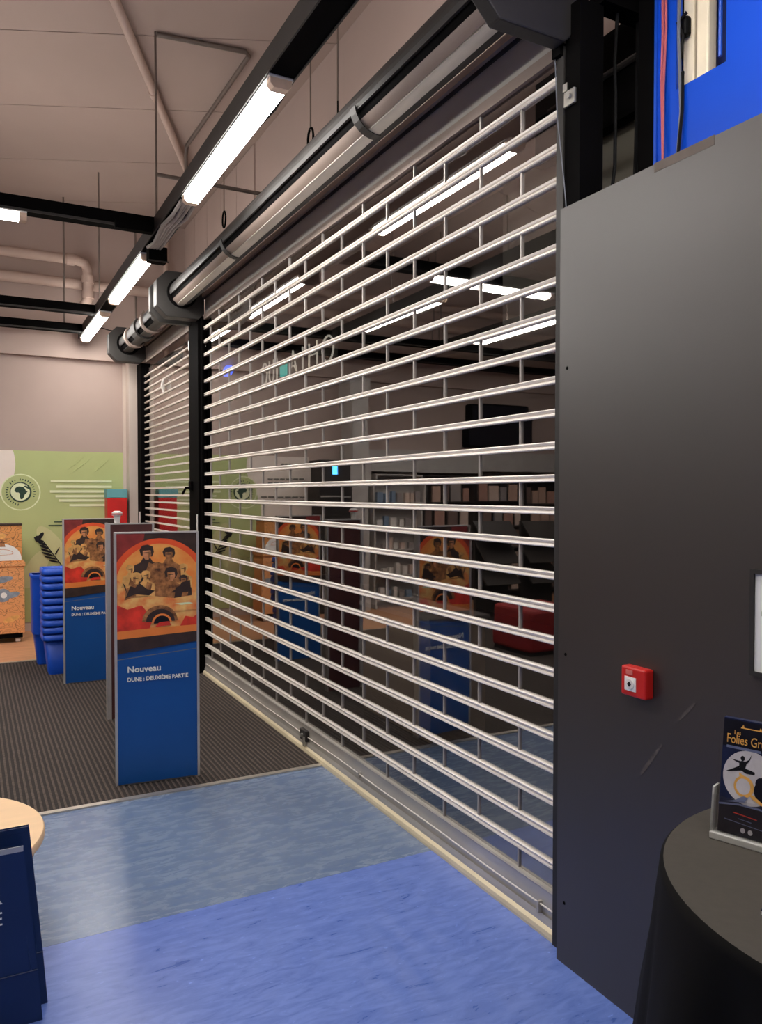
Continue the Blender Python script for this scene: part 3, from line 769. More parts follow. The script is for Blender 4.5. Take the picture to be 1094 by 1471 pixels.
# ------------------------------------------------------------------ poster totems
W, HT = 0.425, 1.345
def poster_layers(w):
    R = []
    A = R.append
    A(([(0, 0.70), (w, 0.79), (w, 1.34), (0, 1.34)], 'print_dark'))
    A(([(0, 0.82), (w, 0.86), (w, 1.0), (0, 1.0)], 'print_sand'))
    A(([(0, 1.12), (0.13, 1.22), (0.15, 1.34), (0, 1.34)], 'print_maroon'))
    A(([(0, 0.79), (0.425, 0.82), (0.425, 1.06), (0, 1.06)], 'print_sand'))
    A((ell(0.225, 1.035, 0.262, 0.275, 40), 'print_rim'))
    A((ell(0.225, 1.02, 0.235, 0.262, 40), 'print_sun'))
    A(([(0, 0.80), (w, 0.82), (w, 1.02), (0.3, 1.06), (0.1, 1.02), (0, 1.10)], 'print_sand'))
    A(([(0, 0.80), (0.15, 0.80), (0.19, 0.88), (0.10, 0.94), (0.06, 0.915), (0, 0.95)], 'print_red'))
    A(([(0.33, 0.83), (0.36, 0.885), (0.40, 0.875), (0.425, 0.895), (0.425, 0.83)], 'print_red'))
    # generic group of half-length figures, no likeness
    def A2(pm): A(([(u, v + 0.03) for u, v in pm[0]], pm[1]))
    def fig2(cx, cy, *a): fig(cx, cy + 0.035, *a)
    def fig(cx, cy, s, cloth, hair, skin='print_skin', turn=1):
        A(([(cx - 0.085 * s, cy - 0.17 * s), (cx + 0.075 * s, cy - 0.18 * s), (cx + 0.070 * s, cy - 0.07 * s), (cx + 0.03 * s, cy - 0.045 * s), (cx + 0.016 * s, cy - 0.02 * s), (cx - 0.018 * s, cy - 0.02 * s), (cx - 0.035 * s, cy - 0.05 * s), (cx - 0.068 * s, cy - 0.065 * s)], cloth))
        A(([(cx + 0.01 * s * turn, cy - 0.05 * s), (cx + 0.05 * s * turn, cy - 0.07 * s), (cx + 0.03 * s * turn, cy - 0.16 * s), (cx - 0.02 * s * turn, cy - 0.15 * s)], 'print_brown'))
        A(([(cx - 0.032 * s, cy - 0.01 * s), (cx - 0.040 * s, cy + 0.02 * s), (cx - 0.026 * s, cy + 0.044 * s), (cx + 0.004 * s, cy + 0.05 * s), (cx + 0.032 * s, cy + 0.038 * s), (cx + 0.038 * s, cy + 0.008 * s), (cx + 0.028 * s, cy - 0.018 * s)], hair))
        A(([(cx - 0.022 * s, cy + 0.016 * s), (cx + 0.020 * s, cy + 0.018 * s), (cx + 0.024 * s, cy - 0.008 * s), (cx + 0.008 * s, cy - 0.036 * s), (cx - 0.008 * s, cy - 0.036 * s), (cx - 0.022 * s, cy - 0.012 * s)], skin))
        A(([(cx + 0.004 * s * turn, cy + 0.017 * s), (cx + 0.022 * s * turn, cy + 0.014 * s), (cx + 0.022 * s * turn, cy - 0.01 * s), (cx + 0.006 * s * turn, cy - 0.034 * s)], 'print_brown'))
        A((ell(cx - 0.002 * s, cy + 0.004 * s, 0.018 * s, 0.003 * s, 8), 'print_dark'))
    fig2(0.350, 1.105, 0.62, 'print_tan', 'print_tan', 'print_tan')
    fig2(0.275, 1.185, 0.85, 'print_brown', 'print_dark', 'print_brown', 1)
    fig2(0.160, 1.195, 0.95, 'print_dark', 'print_dark', 'print_skin', 1)
    fig2(0.075, 1.110, 0.55, 'print_tan', 'print_tan', 'print_tan')
    fig2(0.215, 1.105, 0.85, 'print_brown', 'print_brown', 'print_brown', -1)
    fig2(0.105, 1.060, 0.75, 'print_brown', 'print_tan', 'print_tan', -1)
    fig2(0.285, 1.075, 0.9, 'print_brown', 'print_dark', 'print_skin', -1)
    fig2(0.155, 1.075, 0.62, 'print_tan', 'print_tan', 'print_tan')
    fig2(0.350, 1.045, 0.6, 'print_dark', 'print_dark', 'print_brown')
    A2(([(0.05, 0.965), (0.075, 1.03), (0.10, 1.02), (0.12, 1.045), (0.16, 1.01), (0.20, 1.0), (0.17, 0.975), (0.10, 0.985)], 'print_dark'))
    A2(([(0.28, 0.985), (0.32, 1.01), (0.345, 1.04), (0.385, 1.05), (0.39, 0.985)], 'print_dark'))
    A2(([(0.035, 1.05), (0.045, 1.02), (0.058, 0.985), (0.05, 1.03)], 'print_dark'))
    A(([(0.0, 0.97), (0.08, 0.995), (0.2, 1.0), (0.3, 0.985), (0.425, 1.0), (0.425, 0.92), (0.0, 0.90)], 'print_sand'))
    A(([(0, 0.80), (0.16, 0.80), (0.19, 0.88), (0.13, 0.955), (0.06, 0.935), (0, 0.965)], 'print_red'))
    A(([(0.33, 0.83), (0.36, 0.885), (0.40, 0.875), (0.425, 0.895), (0.425, 0.83)], 'print_red'))
    A(([(0.30, 0.955), (0.38, 0.96), (0.40, 0.952), (0.34, 0.946)], 'mural_pale'))
    # dark vaulted shape in the sand
    A((ell(0.225, 0.865, 0.092, 0.085, 16, 0.0, PI), 'print_brown'))
    A((ell(0.228, 0.862, 0.075, 0.068, 16, 0.0, PI), 'print_dark'))
    A((ell(0.235, 0.855, 0.052, 0.05, 16, 0.0, PI), 'print_band'))
    A((ell(0.235, 0.852, 0.042, 0.042, 16, 0.0, PI), 'print_ink'))
    A(([(0.20, 0.835), (0.285, 0.84), (0.27, 0.862), (0.22, 0.858)], 'print_red'))
    A(([(0, 0.775), (w, 0.80), (w, 0.835), (0.2, 0.83), (0, 0.82)], 'print_band'))
    A(([(0, 0.70), (w, 0.745), (w, 0.80), (0, 0.778)], 'print_dark'))
    A(([(0, 0.0), (w, 0.0), (w, 0.742), (0, 0.672)], 'sign_blue'))
    A(([(0, 0.668), (0.2, 0.685), (w, 0.703), (w, 0.706), (0.2, 0.689), (0, 0.671)], 'mural_grey'))
    return R

def totem(label, loc, rz, w, full):
    t = thing('poster_totem', label, 'poster stand', loc, rz, 'poster totems by the grille')
    MB().box(0.004, w - 0.004, 0.003, 0.035, 0.0, HT - 0.006).build('core', 'sign_blue', t)
    MB().box(-0.006, 0.006, -0.007, 0.04, 0.0, HT).build('frame_post', 'alu_frame', t)
    MB().box(w - 0.006, w + 0.006, -0.007, 0.04, 0.0, HT).build('frame_post', 'alu_frame', t)
    MB().box(0.006, w - 0.006, 0.0, 0.04, HT - 0.008, HT).build('frame_top', 'alu_frame', t)
    MB().box(0.03, w - 0.03, -0.02, 0.06, 0.0, 0.006).build('foot_plate', 'charcoal_steel', t)
    if full:
        k = w / W
        printed('poster_print', poster_layers(W), t, Matrix.Translation((0.0, 0.0026, 0.0)) @ Matrix.Diagonal((k, 1, 1, 1)), (0.006 / k, W - 0.006 / k, 0.004, HT - 0.008), step=0.00006)
        up = Matrix.Rotation(PI / 2, 4, 'X')
        text('lettering', 'Nouveau', 0.046, 'print_white', t, Matrix.Translation((0.055, -0.0062, 0.600)) @ up, width=0.17 * k, bold=0.0013)
        text('lettering', 'DUNE : DEUXIÈME PARTIE', 0.030, 'print_white', t, Matrix.Translation((0.055, -0.0062, 0.552)) @ up, width=0.315 * k, bold=0.0009)
    return t
totem('nearest poster totem, orange desert film poster over blue lower half', (0.678, 4.272, 0.0), math.atan2(-0.045, 0.42), W, True)
tm = totem('mostly hidden poster totem seen edge-on behind the nearest one', (0.845, 5.56, 0.0), -0.02, 0.29, False)
for c in tm.children:
    if c.name.startswith('core'):
        c.data.materials[0] = M['totem_back']
MB().box(-0.022, -0.006, -0.004, 0.05, 0.0, HT + 0.004).build('side_channel', 'alu_frame', tm)
totem('farther orange film poster totem standing beside the blue bins', (0.675, 6.78, 0.0), -0.03, W, True)

cp = thing('paper_cup', 'small white and red cup on top of the hidden totem', 'cup', (0.90, 5.58, HT))
MB().lathe([(0.018, 0.0), (0.024, 0.055)], 0, 0, 14).build('cup_body', 'white_plastic', cp, smooth=True)
MB().lathe([(0.034, 0.055), (0.036, 0.062), (0.034, 0.075), (0.02, 0.085)], 0, 0, 14).build('lid', 'white_plastic', cp, smooth=True)
MB().lathe([(0.0362, 0.060), (0.0364, 0.068)], 0, 0, 14).build('red_band', 'red_gloss', cp, smooth=True)

# ------------------------------------------------------------------ mural on the far wall
mu = thing('mural_panel', 'pale green wall mural with round globe emblem', 'mural', (0, 9.588, 0))
MB().box(0.30, 1.64, 0.0, 0.008, 0.10, 2.03).build('green_sheet', 'mural_green', mu)
MB().box(-0.40, 0.30, 0.0, 0.008, 0.10, 2.03).build('white_sheet', 'mural_white', mu)
L = []
L.append((clip(ell(-0.02, 1.88, 0.485, 0.485, 48), -0.4, 1.64, 0.1, 2.03), 'mural_white'))
L.append((ell(0.84, 0.96, 0.10, 0.26, 20, rot=0.6), 'mural_leaf'))
L.append((ell(0.66, 0.70, 0.10, 0.24, 20, rot=-0.5), 'mural_leaf'))
cx, cz = 0.515, 1.565
L.append((ell(cx, cz, 0.205, 0.205, 40), 'mural_pale'))
L.append((ell(cx, cz, 0.192, 0.192, 40), 'mural_green'))
# ring of worn lettering strokes around the globe
for k in range(26):
    a = -0.35 + k * (PI * 1.55) / 25
    if k in (11, 15): continue
    L.append((ell(cx + 0.142 * math.cos(a), cz + 0.142 * math.sin(a), 0.015 if k % 3 else 0.010, 0.006, 6, rot=a), 'mural_dark'))
L.append((ell(cx, cz, 0.112, 0.112, 32), 'mural_dark'))
L.append((ell(cx - 0.004, cz + 0.004, 0.098, 0.098, 32), 'mural_pale'))
af = [(-0.052, 0.062), (-0.02, 0.075), (0.03, 0.068), (0.052, 0.045), (0.062, 0.018), (0.085, 0.012), (0.06, -0.02), (0.045, -0.035), (0.04, -0.062), (0.018, -0.092), (-0.002, -0.09), (-0.012, -0.055), (-0.008, -0.025), (-0.024, -0.005), (-0.055, -0.004), (-0.074, 0.018), (-0.068, 0.045)]
L.append(([(cx + a * 0.86, cz + b * 0.86) for a, b in af], 'mural_dark'))
L.append(([(cx + 0.05, cz + 0.075), (cx + 0.095, cz + 0.05), (cx + 0.10, cz + 0.02), (cx + 0.07, cz + 0.04), (cx + 0.03, cz + 0.065)], 'mural_dark'))
for a, b, z in ((0.825, 1.488, 1.691), (0.885, 1.488, 1.629), (0.816, 1.46, 1.573), (0.874, 1.42, 1.518), (0.91, 1.42, 1.47), (1.021, 1.42, 1.414)):
    L.append(([(a, z - 0.013), (b, z - 0.013), (b, z + 0.013), (a, z + 0.013)], 'mural_pale'))
for a, b, z in ((0.857, 1.0, 1.226), (0.798, 1.0, 1.187)):
    L.append(([(a, z - 0.006), (b, z - 0.006), (b, z + 0.006), (a, z + 0.006)], 'mural_dark'))
# dark text rows of the white panel
for i, (z, a, b) in enumerate(((1.93, -0.28, 0.02), (1.73, -0.30, 0.20), (1.68, -0.30, 0.20), (1.50, -0.32, 0.28), (1.45, -0.32, 0.12))):
    for j in range(6):
        u0 = a + (b - a) * j / 6
        L.append(([(u0, z - 0.012), (u0 + (b - a) / 7.2, z - 0.012), (u0 + (b - a) / 7.2, z + 0.012), (u0, z + 0.012)], 'mural_grey'))
# fern frond printed in black
def P(px, pz): return (px, pz)
fx0, fz0, fx1, fz1 = 0.945, 0.70, 0.735, 1.02
L.append(([(fx0, fz0), (fx0 + 0.012, fz0), (fx1 + 0.006, fz1), (fx1 - 0.006, fz1)], 'print_ink'))
for k in range(7):
    t_ = 0.18 + 0.13 * k
    bx, bz = fx0 + (fx1 - fx0) * t_, fz0 + (fz1 - fz0) * t_
    s = 0.06 + 0.012 * math.sin(k)
    L.append((ell(bx - s * 0.9, bz + 0.02, s, 0.010 + 0.003 * k / 3, 12, rot=-0.25 - 0.05 * k), 'print_ink'))
L.append((ell(fx1 - 0.02, fz1 + 0.05, 0.022, 0.05, 12, rot=-0.6), 'print_ink'))
L.append((ell(fx1 - 0.055, fz1 + 0.02, 0.03, 0.035, 12), 'print_ink'))
L.append(([(0.86, 0.86), (0.905, 0.94), (0.912, 0.935), (0.875, 0.85)], 'print_ink'))
printed('mural_print', L, mu, Matrix.Translation((0, -0.0005, 0)), None, 0.0002)
# creases of the sheet
for a, b in (((1.30, 1.99), (1.02, 1.76)), ((1.20, 1.98), (0.98, 1.80)), ((1.47, 1.96), (1.28, 1.78))):
    MB().tube([(a[0], 0.0, a[1]), ((a[0] + b[0]) / 2, -0.0035, (a[1] + b[1]) / 2), (b[0], 0.0, b[1])], [0.001, 0.006, 0.001], 6).build('crease', 'mural_green', mu)

# ------------------------------------------------------------------ drawing cabinet
cb = thing('drawing_cabinet', 'orange two-tier cabinet covered in line drawings at left edge', 'cabinet', (0.0, 8.9, 0.0))
MB().box(-0.12, 0.505, 0.0, 0.36, 0.10, 0.795).build('lower_body', 'drawing_sea', cb, bevel=0.004)
MB().box(-0.13, 0.515, -0.015, 0.375, 0.795, 0.835).build('middle_board', 'drawing_sea', cb, bevel=0.004)
MB().box(-0.10, 0.485, 0.02, 0.32, 0.835, 1.22).build('upper_body', 'drawing_forest', cb, bevel=0.004)
MB().box(-0.105, 0.49, 0.01, 0.33, 1.22, 1.235).build('top_board', 'cabinet_dark', cb)
MB().box(-0.10, 0.485, 0.01, 0.34, 0.05, 0.10).build('plinth', 'black_steel', cb)
wl = MB().lathe([(0.012, 0.0), (0.025, 0.006), (0.025, 0.044), (0.012, 0.05)], 0, 0, 12).mesh('castor', 'white_plastic')
for u, v in ((0.44, 0.05), (0.44, 0.30), (-0.06, 0.05), (-0.06, 0.30)):
    share('castor', wl, cb, (u - 0.025, v, 0.025), (0, PI / 2, 0))
printed('drawing_print', [
    (ell(0.29, 0.875, 0.19, 0.155, 24, 0.0, PI), 'print_white'), ([(0.10, 0.855), (0.48, 0.855), (0.48, 0.876), (0.10, 0.876)], 'print_white'),
    (ell(0.29, 0.93, 0.115, 0.045, 20, 0, PI), 'print_skin'), (ell(0.29, 0.932, 0.108, 0.038, 20, 0, PI), 'print_white'),
    (ell(0.29, 0.925, 0.115, 0.012, 16), 'print_skin'), (ell(0.29, 0.925, 0.105, 0.008, 16), 'print_white'),
    (ell(0.12, 1.08, 0.03, 0.05, 12), 'print_ink'), (ell(0.30, 1.11, 0.045, 0.04, 14), 'print_skin'), (ell(0.30, 1.11, 0.036, 0.032, 14), 'print_tan'),
    ([(0.27, 1.0), (0.33, 1.0), (0.32, 1.05), (0.30, 1.075), (0.28, 1.05)], 'print_brown')],
    cb, Matrix.Translation((0, 0.0195, 0)), None)
printed('drawing_print', [
    (ell(0.25, 0.655, 0.15, 0.035, 18, rot=0.15), 'drawing_blue'), (ell(0.30, 0.50, 0.075, 0.07, 18), 'drawing_blue'), (ell(0.39, 0.50, 0.07, 0.03, 14, rot=0.2), 'drawing_blue'),
    (ell(0.31, 0.50, 0.03, 0.03, 14), 'print_white'), (ell(0.12, 0.34, 0.09, 0.03, 14, rot=-0.3), 'print_tan'), (ell(0.38, 0.25, 0.08, 0.028, 14, rot=0.3), 'print_tan')],
    cb, Matrix.Translation((0, -0.0008, 0)), None)

# ------------------------------------------------------------------ red column by the pillar
rc = thing('display_column', 'red display column with teal top band against the far wall', 'column', (1.51, 9.44, 0))
MB().box(-0.11, 0.11, -0.1, 0.1, 0.0, 1.50).build('column_body', 'red_gloss', rc, bevel=0.008)
MB().box(-0.113, 0.113, -0.103, 0.103, 1.50, 1.60).build('top_band', 'teal', rc, bevel=0.006)

# ------------------------------------------------------------------ blue nested bins
def rrect(hx, hy, r, n=4):
    out = []
    for cx_, cy_, a0 in ((hx - r, hy - r, 0), (-hx + r, hy - r, PI / 2), (-hx + r, -hy + r, PI), (hx - r, -hy + r, 1.5 * PI)):
        for k in range(n + 1):
            a = a0 + PI / 2 * k / n
            out.append((cx_ + r * math.cos(a), cy_ + r * math.sin(a)))
    return out
def ring(hx, hy, z, r=0.04): return [(a, b, z) for a, b in rrect(hx, hy, r)]
body_m = MB()
body_m.loft([ring(0.145, 0.115, 0.0), ring(0.175, 0.145, 0.30), ring(0.169, 0.139, 0.30), ring(0.139, 0.109, 0.012)], cap=False)
body_m.add(ring(0.145, 0.115, 0.0), [tuple(range(20))]).add(ring(0.139, 0.109, 0.012), [tuple(range(20))])
bin_body = body_m.mesh('bin_body', 'bin_blue')
rim_m = MB().loft([ring(0.176, 0.146, 0.292, 0.05), ring(0.194, 0.164, 0.294, 0.05), ring(0.197, 0.167, 0.300, 0.05), ring(0.192, 0.162, 0.342, 0.05), ring(0.178, 0.148, 0.342, 0.05), ring(0.174, 0.144, 0.300, 0.05)], cap=False)
bin_rim = rim_m.mesh('bin_rim', 'bin_blue')
for me in (bin_body, bin_rim):
    for p in me.polygons: p.use_smooth = True
ords = ['bottom', 'second', 'third', 'fourth', 'fifth', 'sixth', 'seventh', 'eighth', 'ninth', 'top']
for k in range(10):
    lab = 'blue plastic bin, %s in the nested stack beside the poster totem' % (ords[k] if k in (0, 9) else ords[k] + ' from the bottom')
    t = thing('plastic_bin', lab, 'bin', (0.735, 7.28, 0.004 + k * 0.0625), 0, 'nested blue bins')
    share('bin_body', bin_body, t, (0, 0, 0)); share('bin_rim', bin_rim, t, (0, 0, 0))
tb = thing('tall_bin', 'taller plain blue bin standing left of the nested stack', 'bin', (0.62, 7.72, 0.004))
MB().loft([ring(0.085, 0.085, 0.0), ring(0.115, 0.115, 0.28), ring(0.125, 0.125, 0.28), ring(0.13, 0.13, 0.80), ring(0.118, 0.118, 0.80), ring(0.10, 0.10, 0.28), ring(0.075, 0.075, 0.02)]).build('bin_shell', 'bin_blue', tb, smooth=True)
MB().loft([ring(0.130, 0.130, 0.79), ring(0.138, 0.138, 0.79), ring(0.138, 0.138, 0.815), ring(0.118, 0.118, 0.815)], cap=False).build('bin_rim', 'bin_blue', tb, smooth=True)

# ------------------------------------------------------------------ low beech table and navy paper bags
bt = thing('round_table', 'low round beech table at the lower left edge', 'table', (-0.215, 2.94, 0.0))
MB().lathe([(0.430, 0.372), (0.437, 0.378), (0.437, 0.398), (0.433, 0.404)], 0, 0, 64).build('table_top', 'beech', bt, smooth=True)
MB().lathe([(0.405, 0.325), (0.405, 0.372)], 0, 0, 64).build('apron', 'beech_edge', bt, smooth=True)
for k in range(4):
    a = PI / 4 + k * PI / 2
    MB().tube([(0.33 * math.cos(a), 0.33 * math.sin(a), 0.0), (0.31 * math.cos(a), 0.31 * math.sin(a), 0.33)], [0.018, 0.024], 12).build('leg', 'beech', bt, smooth=True)
tag(MB().box(-0.1, 0.1, -0.07, 0.07, 0.0, 0.002).build('paper_sheet', 'print_white', None, loc=(-0.05, 2.98, 0.405)), 'white paper sheet lying on the low beech table', 'paper')

def bag(label, y, x1, x0, h, yaw, letters):
    """flat-standing paper carrier, narrowing to the top; local x across, y deep"""
    t = thing('paper_bag', label, 'bag', (0, y, 0), 0, 'navy paper bags')
    d = 0.034
    xt1 = x1 - 0.045
    front = [(x0, 0), (x1, 0), (x1 - 0.012, h * 0.30), (xt1, h), (x0 - 0.0, h)]
    mb = MB()
    def face(yv, pts): return [(a, yv, z) for a, z in pts]
    f = [(x0, -d, 0), (x1, -d, 0), (x1 - 0.012, -d, h * 0.3), (xt1, -0.012, h), (x0, -0.012, h), (x0, -d, h * 0.3)]
    b = [(x0, d, 0), (x1, d, 0), (x1 - 0.012, d, h * 0.3), (xt1, 0.012, h), (x0, 0.012, h), (x0, d, h * 0.3)]
    g = [(x1 - 0.010, 0, 0), (x1 - 0.030, 0, h * 0.3), (xt1 - 0.028, 0, h)]
    vs = f + b + g
    mb.add(vs, [(0, 1, 2, 5), (5, 2, 3, 4), (7, 6, 11, 8), (8, 11, 10, 9), (0, 5, 11, 6), (5, 4, 10, 11), (0, 6, 7, 1),
                (1, 12, 13, 2), (2, 13, 14, 3), (12, 7, 8, 13), (13, 8, 9, 14)])
    mb.build('bag_body', 'bag_navy', t)
    MB().add([(x0, -0.009, h - 0.02), (xt1 - 0.004, -0.009, h - 0.02), (xt1 - 0.02, 0.0, h - 0.02), (xt1 - 0.004, 0.009, h - 0.02), (x0, 0.009, h - 0.02)], [(0, 1, 2, 3, 4)]).build('lining', 'bag_inside', t)
    MB().tube([(x0, -d - 0.0015, h * 0.3), (x1 - 0.012, -d - 0.0015, h * 0.3)], 0.002, 5).build('fold', 'bag_navy', t)
    MB().tube([(x1 - 0.03, -d - 0.001, h * 0.3), (xt1 - 0.012, -0.014, h * 0.80)], 0.0016, 5).build('fold', 'bag_navy', t)
    MB().box(x0, xt1 - 0.001, -0.0135, -0.0115, h - 0.012, h + 0.004).build('top_hem', 'bag_inside' if letters else 'bag_navy', t)
    if letters:
        k = math.atan2(d - 0.012, h * 0.7)
        for s, z, sz in letters:
            yy = -d + (d - 0.012) * (z / h - 0.3) / 0.7 - 0.001
            text('lettering', s, sz, 'print_white', t, Matrix.Translation((0.074, yy, z)) @ Matrix.Rotation(PI / 2 - k, 4, 'X'), align='RIGHT')
    return t
bag('front navy paper bag with white letters at lower left edge', 2.499, 0.176, -0.09, 0.515, 0, (('R', 0.365, 0.055), ('E', 0.305, 0.055)))
bag('rear navy paper bag peeking out behind the front one', 2.575, 0.196, -0.07, 0.54, 0, None)

# ------------------------------------------------------------------ black clothed table with leaflets
TX, TY, TZ, TR = 1.312, 0.658, 0.9268, 0.394
ct = thing('clothed_table', 'round high table under a black cloth at right', 'table', (TX, TY, 0))
NSEG = 120
def skirt_r(a, d):
    fold = (abs(math.sin(a * 5 + 0.6)) * 2 - 1.2) * 0.6 + math.sin(a * 13 + 2.0) * 0.3
    return TR + 0.001 + 0.12 * d + fold * 0.045 * min(1, d * 3.2)
rings = []
for d in (0.0, 0.006, 0.02, 0.05, 0.1, 0.18, 0.28, 0.4, 0.55, 0.7, 0.86):
    rg = []
    for k in range(NSEG):
        a = 2 * PI * k / NSEG
        r = TR - 0.004 if d == 0 else skirt_r(a, d)
        rg.append((min(r * math.cos(a), 1.703 - TX), r * math.sin(a), TZ - d))
    rings.append(rg)
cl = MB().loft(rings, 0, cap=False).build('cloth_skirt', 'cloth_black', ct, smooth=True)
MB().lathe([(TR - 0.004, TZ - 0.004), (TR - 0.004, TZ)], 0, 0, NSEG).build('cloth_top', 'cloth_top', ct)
MB().lathe([(0.03, 0.05), (0.03, TZ - 0.01)], 0, 0, 16).build('column', 'charcoal_steel', ct)
MB().lathe([(0.2, 0.0), (0.2, 0.02), (0.03, 0.05)], 0, 0, 24).build('base_plate', 'charcoal_steel', ct)

# flyer holder : local x runs along its width, local -y faces the camera
hd = Vector((0.33, -0.944, 0)).normalized()
rz = math.atan2(hd.y, hd.x)
fh = thing('flyer_holder', 'clear acrylic holder with dark blue show flyer on black table', 'flyer holder', (1.182, 0.9595, TZ), rz)
WH, LEAN = 0.124, 0.035
def slab(x0, x1, ya, yb, z0, z1, lean=LEAN):   # leaning plate; ya/yb at z=0, shifted back with height
    return [(x0, ya + lean * z0 / 0.24, z0), (x1, ya + lean * z0 / 0.24, z0), (x1, yb + lean * z0 / 0.24, z0), (x0, yb + lean * z0 / 0.24, z0),
            (x0, ya + lean * z1 / 0.24, z1), (x1, ya + lean * z1 / 0.24, z1), (x1, yb + lean * z1 / 0.24, z1), (x0, yb + lean * z1 / 0.24, z1)]
BF = [(3, 2, 1, 0), (4, 5, 6, 7), (0, 1, 5, 4), (1, 2, 6, 5), (2, 3, 7, 6), (3, 0, 4, 7)]
MB().add(slab(0, WH, -0.003, 0.0, 0.006, 0.085), BF).build('front_pocket', 'clear_acrylic', fh)
MB().add(slab(0, WH, 0.022, 0.025, 0.006, 0.20), BF).build('back_plate', 'clear_acrylic', fh)
mat('acrylic_edge', (196, 196, 190), 0.25, noise=0.05)
MB().box(0, WH, -0.006, 0.028, 0.0, 0.014).build('base', 'acrylic_edge', fh, bevel=0.002)
MB().add(slab(0.0, 0.004, -0.003, 0.025, 0.012, 0.10), BF).build('side_wall', 'acrylic_edge', fh)
MB().add(slab(WH - 0.004, WH, -0.003, 0.025, 0.012, 0.10), BF).build('side_wall', 'acrylic_edge', fh)
fl = thing('show_flyer', 'dark blue flyer with moon and dancer in the clear holder', 'flyer', (1.182, 0.9595, TZ), rz)
FW0, FW1, FH0, FH1 = 0.012, WH - 0.012, 0.016, 0.238
MB().add(slab(FW0, FW1, 0.006, 0.018, FH0, FH1), BF).build('sheet', 'print_navy', fl)
an = math.atan2(LEAN, 0.24)
fm = Matrix.Translation((0, 0.0055, 0)) @ Matrix.Rotation(-an, 4, 'X')
mcx, mcy = 0.066, 0.130
LL = [([(FW0, FH0), (FW1, FH0), (FW1, FH1), (FW0, FH1)], 'print_navy'),
      ([(FW0, 0.185), (FW1, 0.185), (FW1, FH1), (FW0, FH1)], 'print_deep'),
      (ell(mcx, mcy, 0.050, 0.053, 40), 'print_moon'),
      ([(0.02, 0.182), (0.085, 0.182), (0.085, 0.187), (0.02, 0.187)], 'print_haze'),
      ([(0.045, 0.224), (0.05, 0.232), (0.052, 0.226), (0.08, 0.226), (0.082, 0.232), (0.086, 0.224)], 'print_gold')]
# dancer silhouette
LL += [(ell(0.052, 0.166, 0.0042, 0.0050, 12), 'print_ink'),
       ([(0.046, 0.148), (0.058, 0.148), (0.0600, 0.158), (0.055, 0.161), (0.050, 0.161), (0.046, 0.157)], 'print_ink'),
       ([(0.056, 0.160), (0.064, 0.166), (0.069, 0.178), (0.066, 0.166), (0.060, 0.156)], 'print_ink'),
       ([(0.049, 0.160), (0.030, 0.161), (0.049, 0.155)], 'print_ink'),
       ([(0.046, 0.150), (0.020, 0.134), (0.050, 0.142)], 'print_ink'),
       ([(0.048, 0.150), (0.076, 0.144), (0.076, 0.139), (0.060, 0.138), (0.048, 0.143)], 'print_ink')]
# gold loop and the dark figure
LL += [(ell(0.057, 0.112, 0.019, 0.021, 24), 'print_gold'), (ell(0.056, 0.112, 0.0135, 0.0155, 24), 'print_moon'),
       ([(0.047, 0.138), (0.062, 0.130), (0.066, 0.124), (0.058, 0.128), (0.047, 0.132)], 'print_gold'),
       (ell(0.098, 0.110, 0.022, 0.024, 24), 'print_deep'), (ell(0.090, 0.124, 0.012, 0.013, 16), 'print_deep'),
       ([(0.068, 0.098), (0.074, 0.092), (0.090, 0.084), (0.115, 0.080), (0.115, 0.085), (0.092, 0.089), (0.075, 0.100)], 'print_gold'),
       ([(0.020, 0.075), (0.060, 0.082), (0.066, 0.092), (0.058, 0.094), (0.040, 0.082)], 'print_haze'),
       ([(FW0, FH0), (FW1, FH0), (FW1, 0.062), (0.09, 0.074), (0.05, 0.074), (FW0, 0.068)], 'print_deep'),
       ([(FW0, 0.068), (0.05, 0.074), (0.09, 0.074), (FW1, 0.062), (FW1, 0.065), (0.09, 0.0775), (0.05, 0.0775), (FW0, 0.0715)], 'print_haze'),
       ([(0.040, 0.0575), (0.085, 0.0535), (0.085, 0.0555), (0.040, 0.0595)], 'print_red'),
       ([(0.050, 0.048), (0.075, 0.046), (0.075, 0.0475), (0.050, 0.0495)], 'print_haze'),
       ([(0.024, 0.042), (0.10, 0.036), (0.10, 0.0375), (0.024, 0.0435)], 'print_haze'),
       (ell(0.060, 0.028, 0.0045, 0.005, 10), 'print_moon'), (ell(0.074, 0.0275, 0.0045, 0.005, 10), 'print_moon')]
printed('flyer_print', LL, fl, fm, (FW0, FW1, FH0, FH1), 0.00006)
up = Matrix.Rotation(PI / 2, 4, 'X')
text('lettering', 'Les', 0.012, 'print_gold', fl, fm @ Matrix.Translation((0.034, -0.0035, 0.2105)) @ up, width=0.012)
text('lettering', 'Folies Gruss', 0.026, 'print_gold', fl, fm @ Matrix.Translation((0.020, -0.0035, 0.1925)) @ up, width=0.086)

fh.scale = fl.scale = (0.9, 0.9, 0.9)
lf2 = thing('leaflet_stack', 'small stack of navy leaflets at the right frame edge', 'leaflets', (1.098, 0.706, TZ), 0.35)
for k in range(3):
    MB().box(-0.052, 0.052, -0.06, 0.06, 0.003 * k, 0.003 * k + 0.0028).build('leaflet', 'print_navy' if k == 2 else 'print_white', lf2)

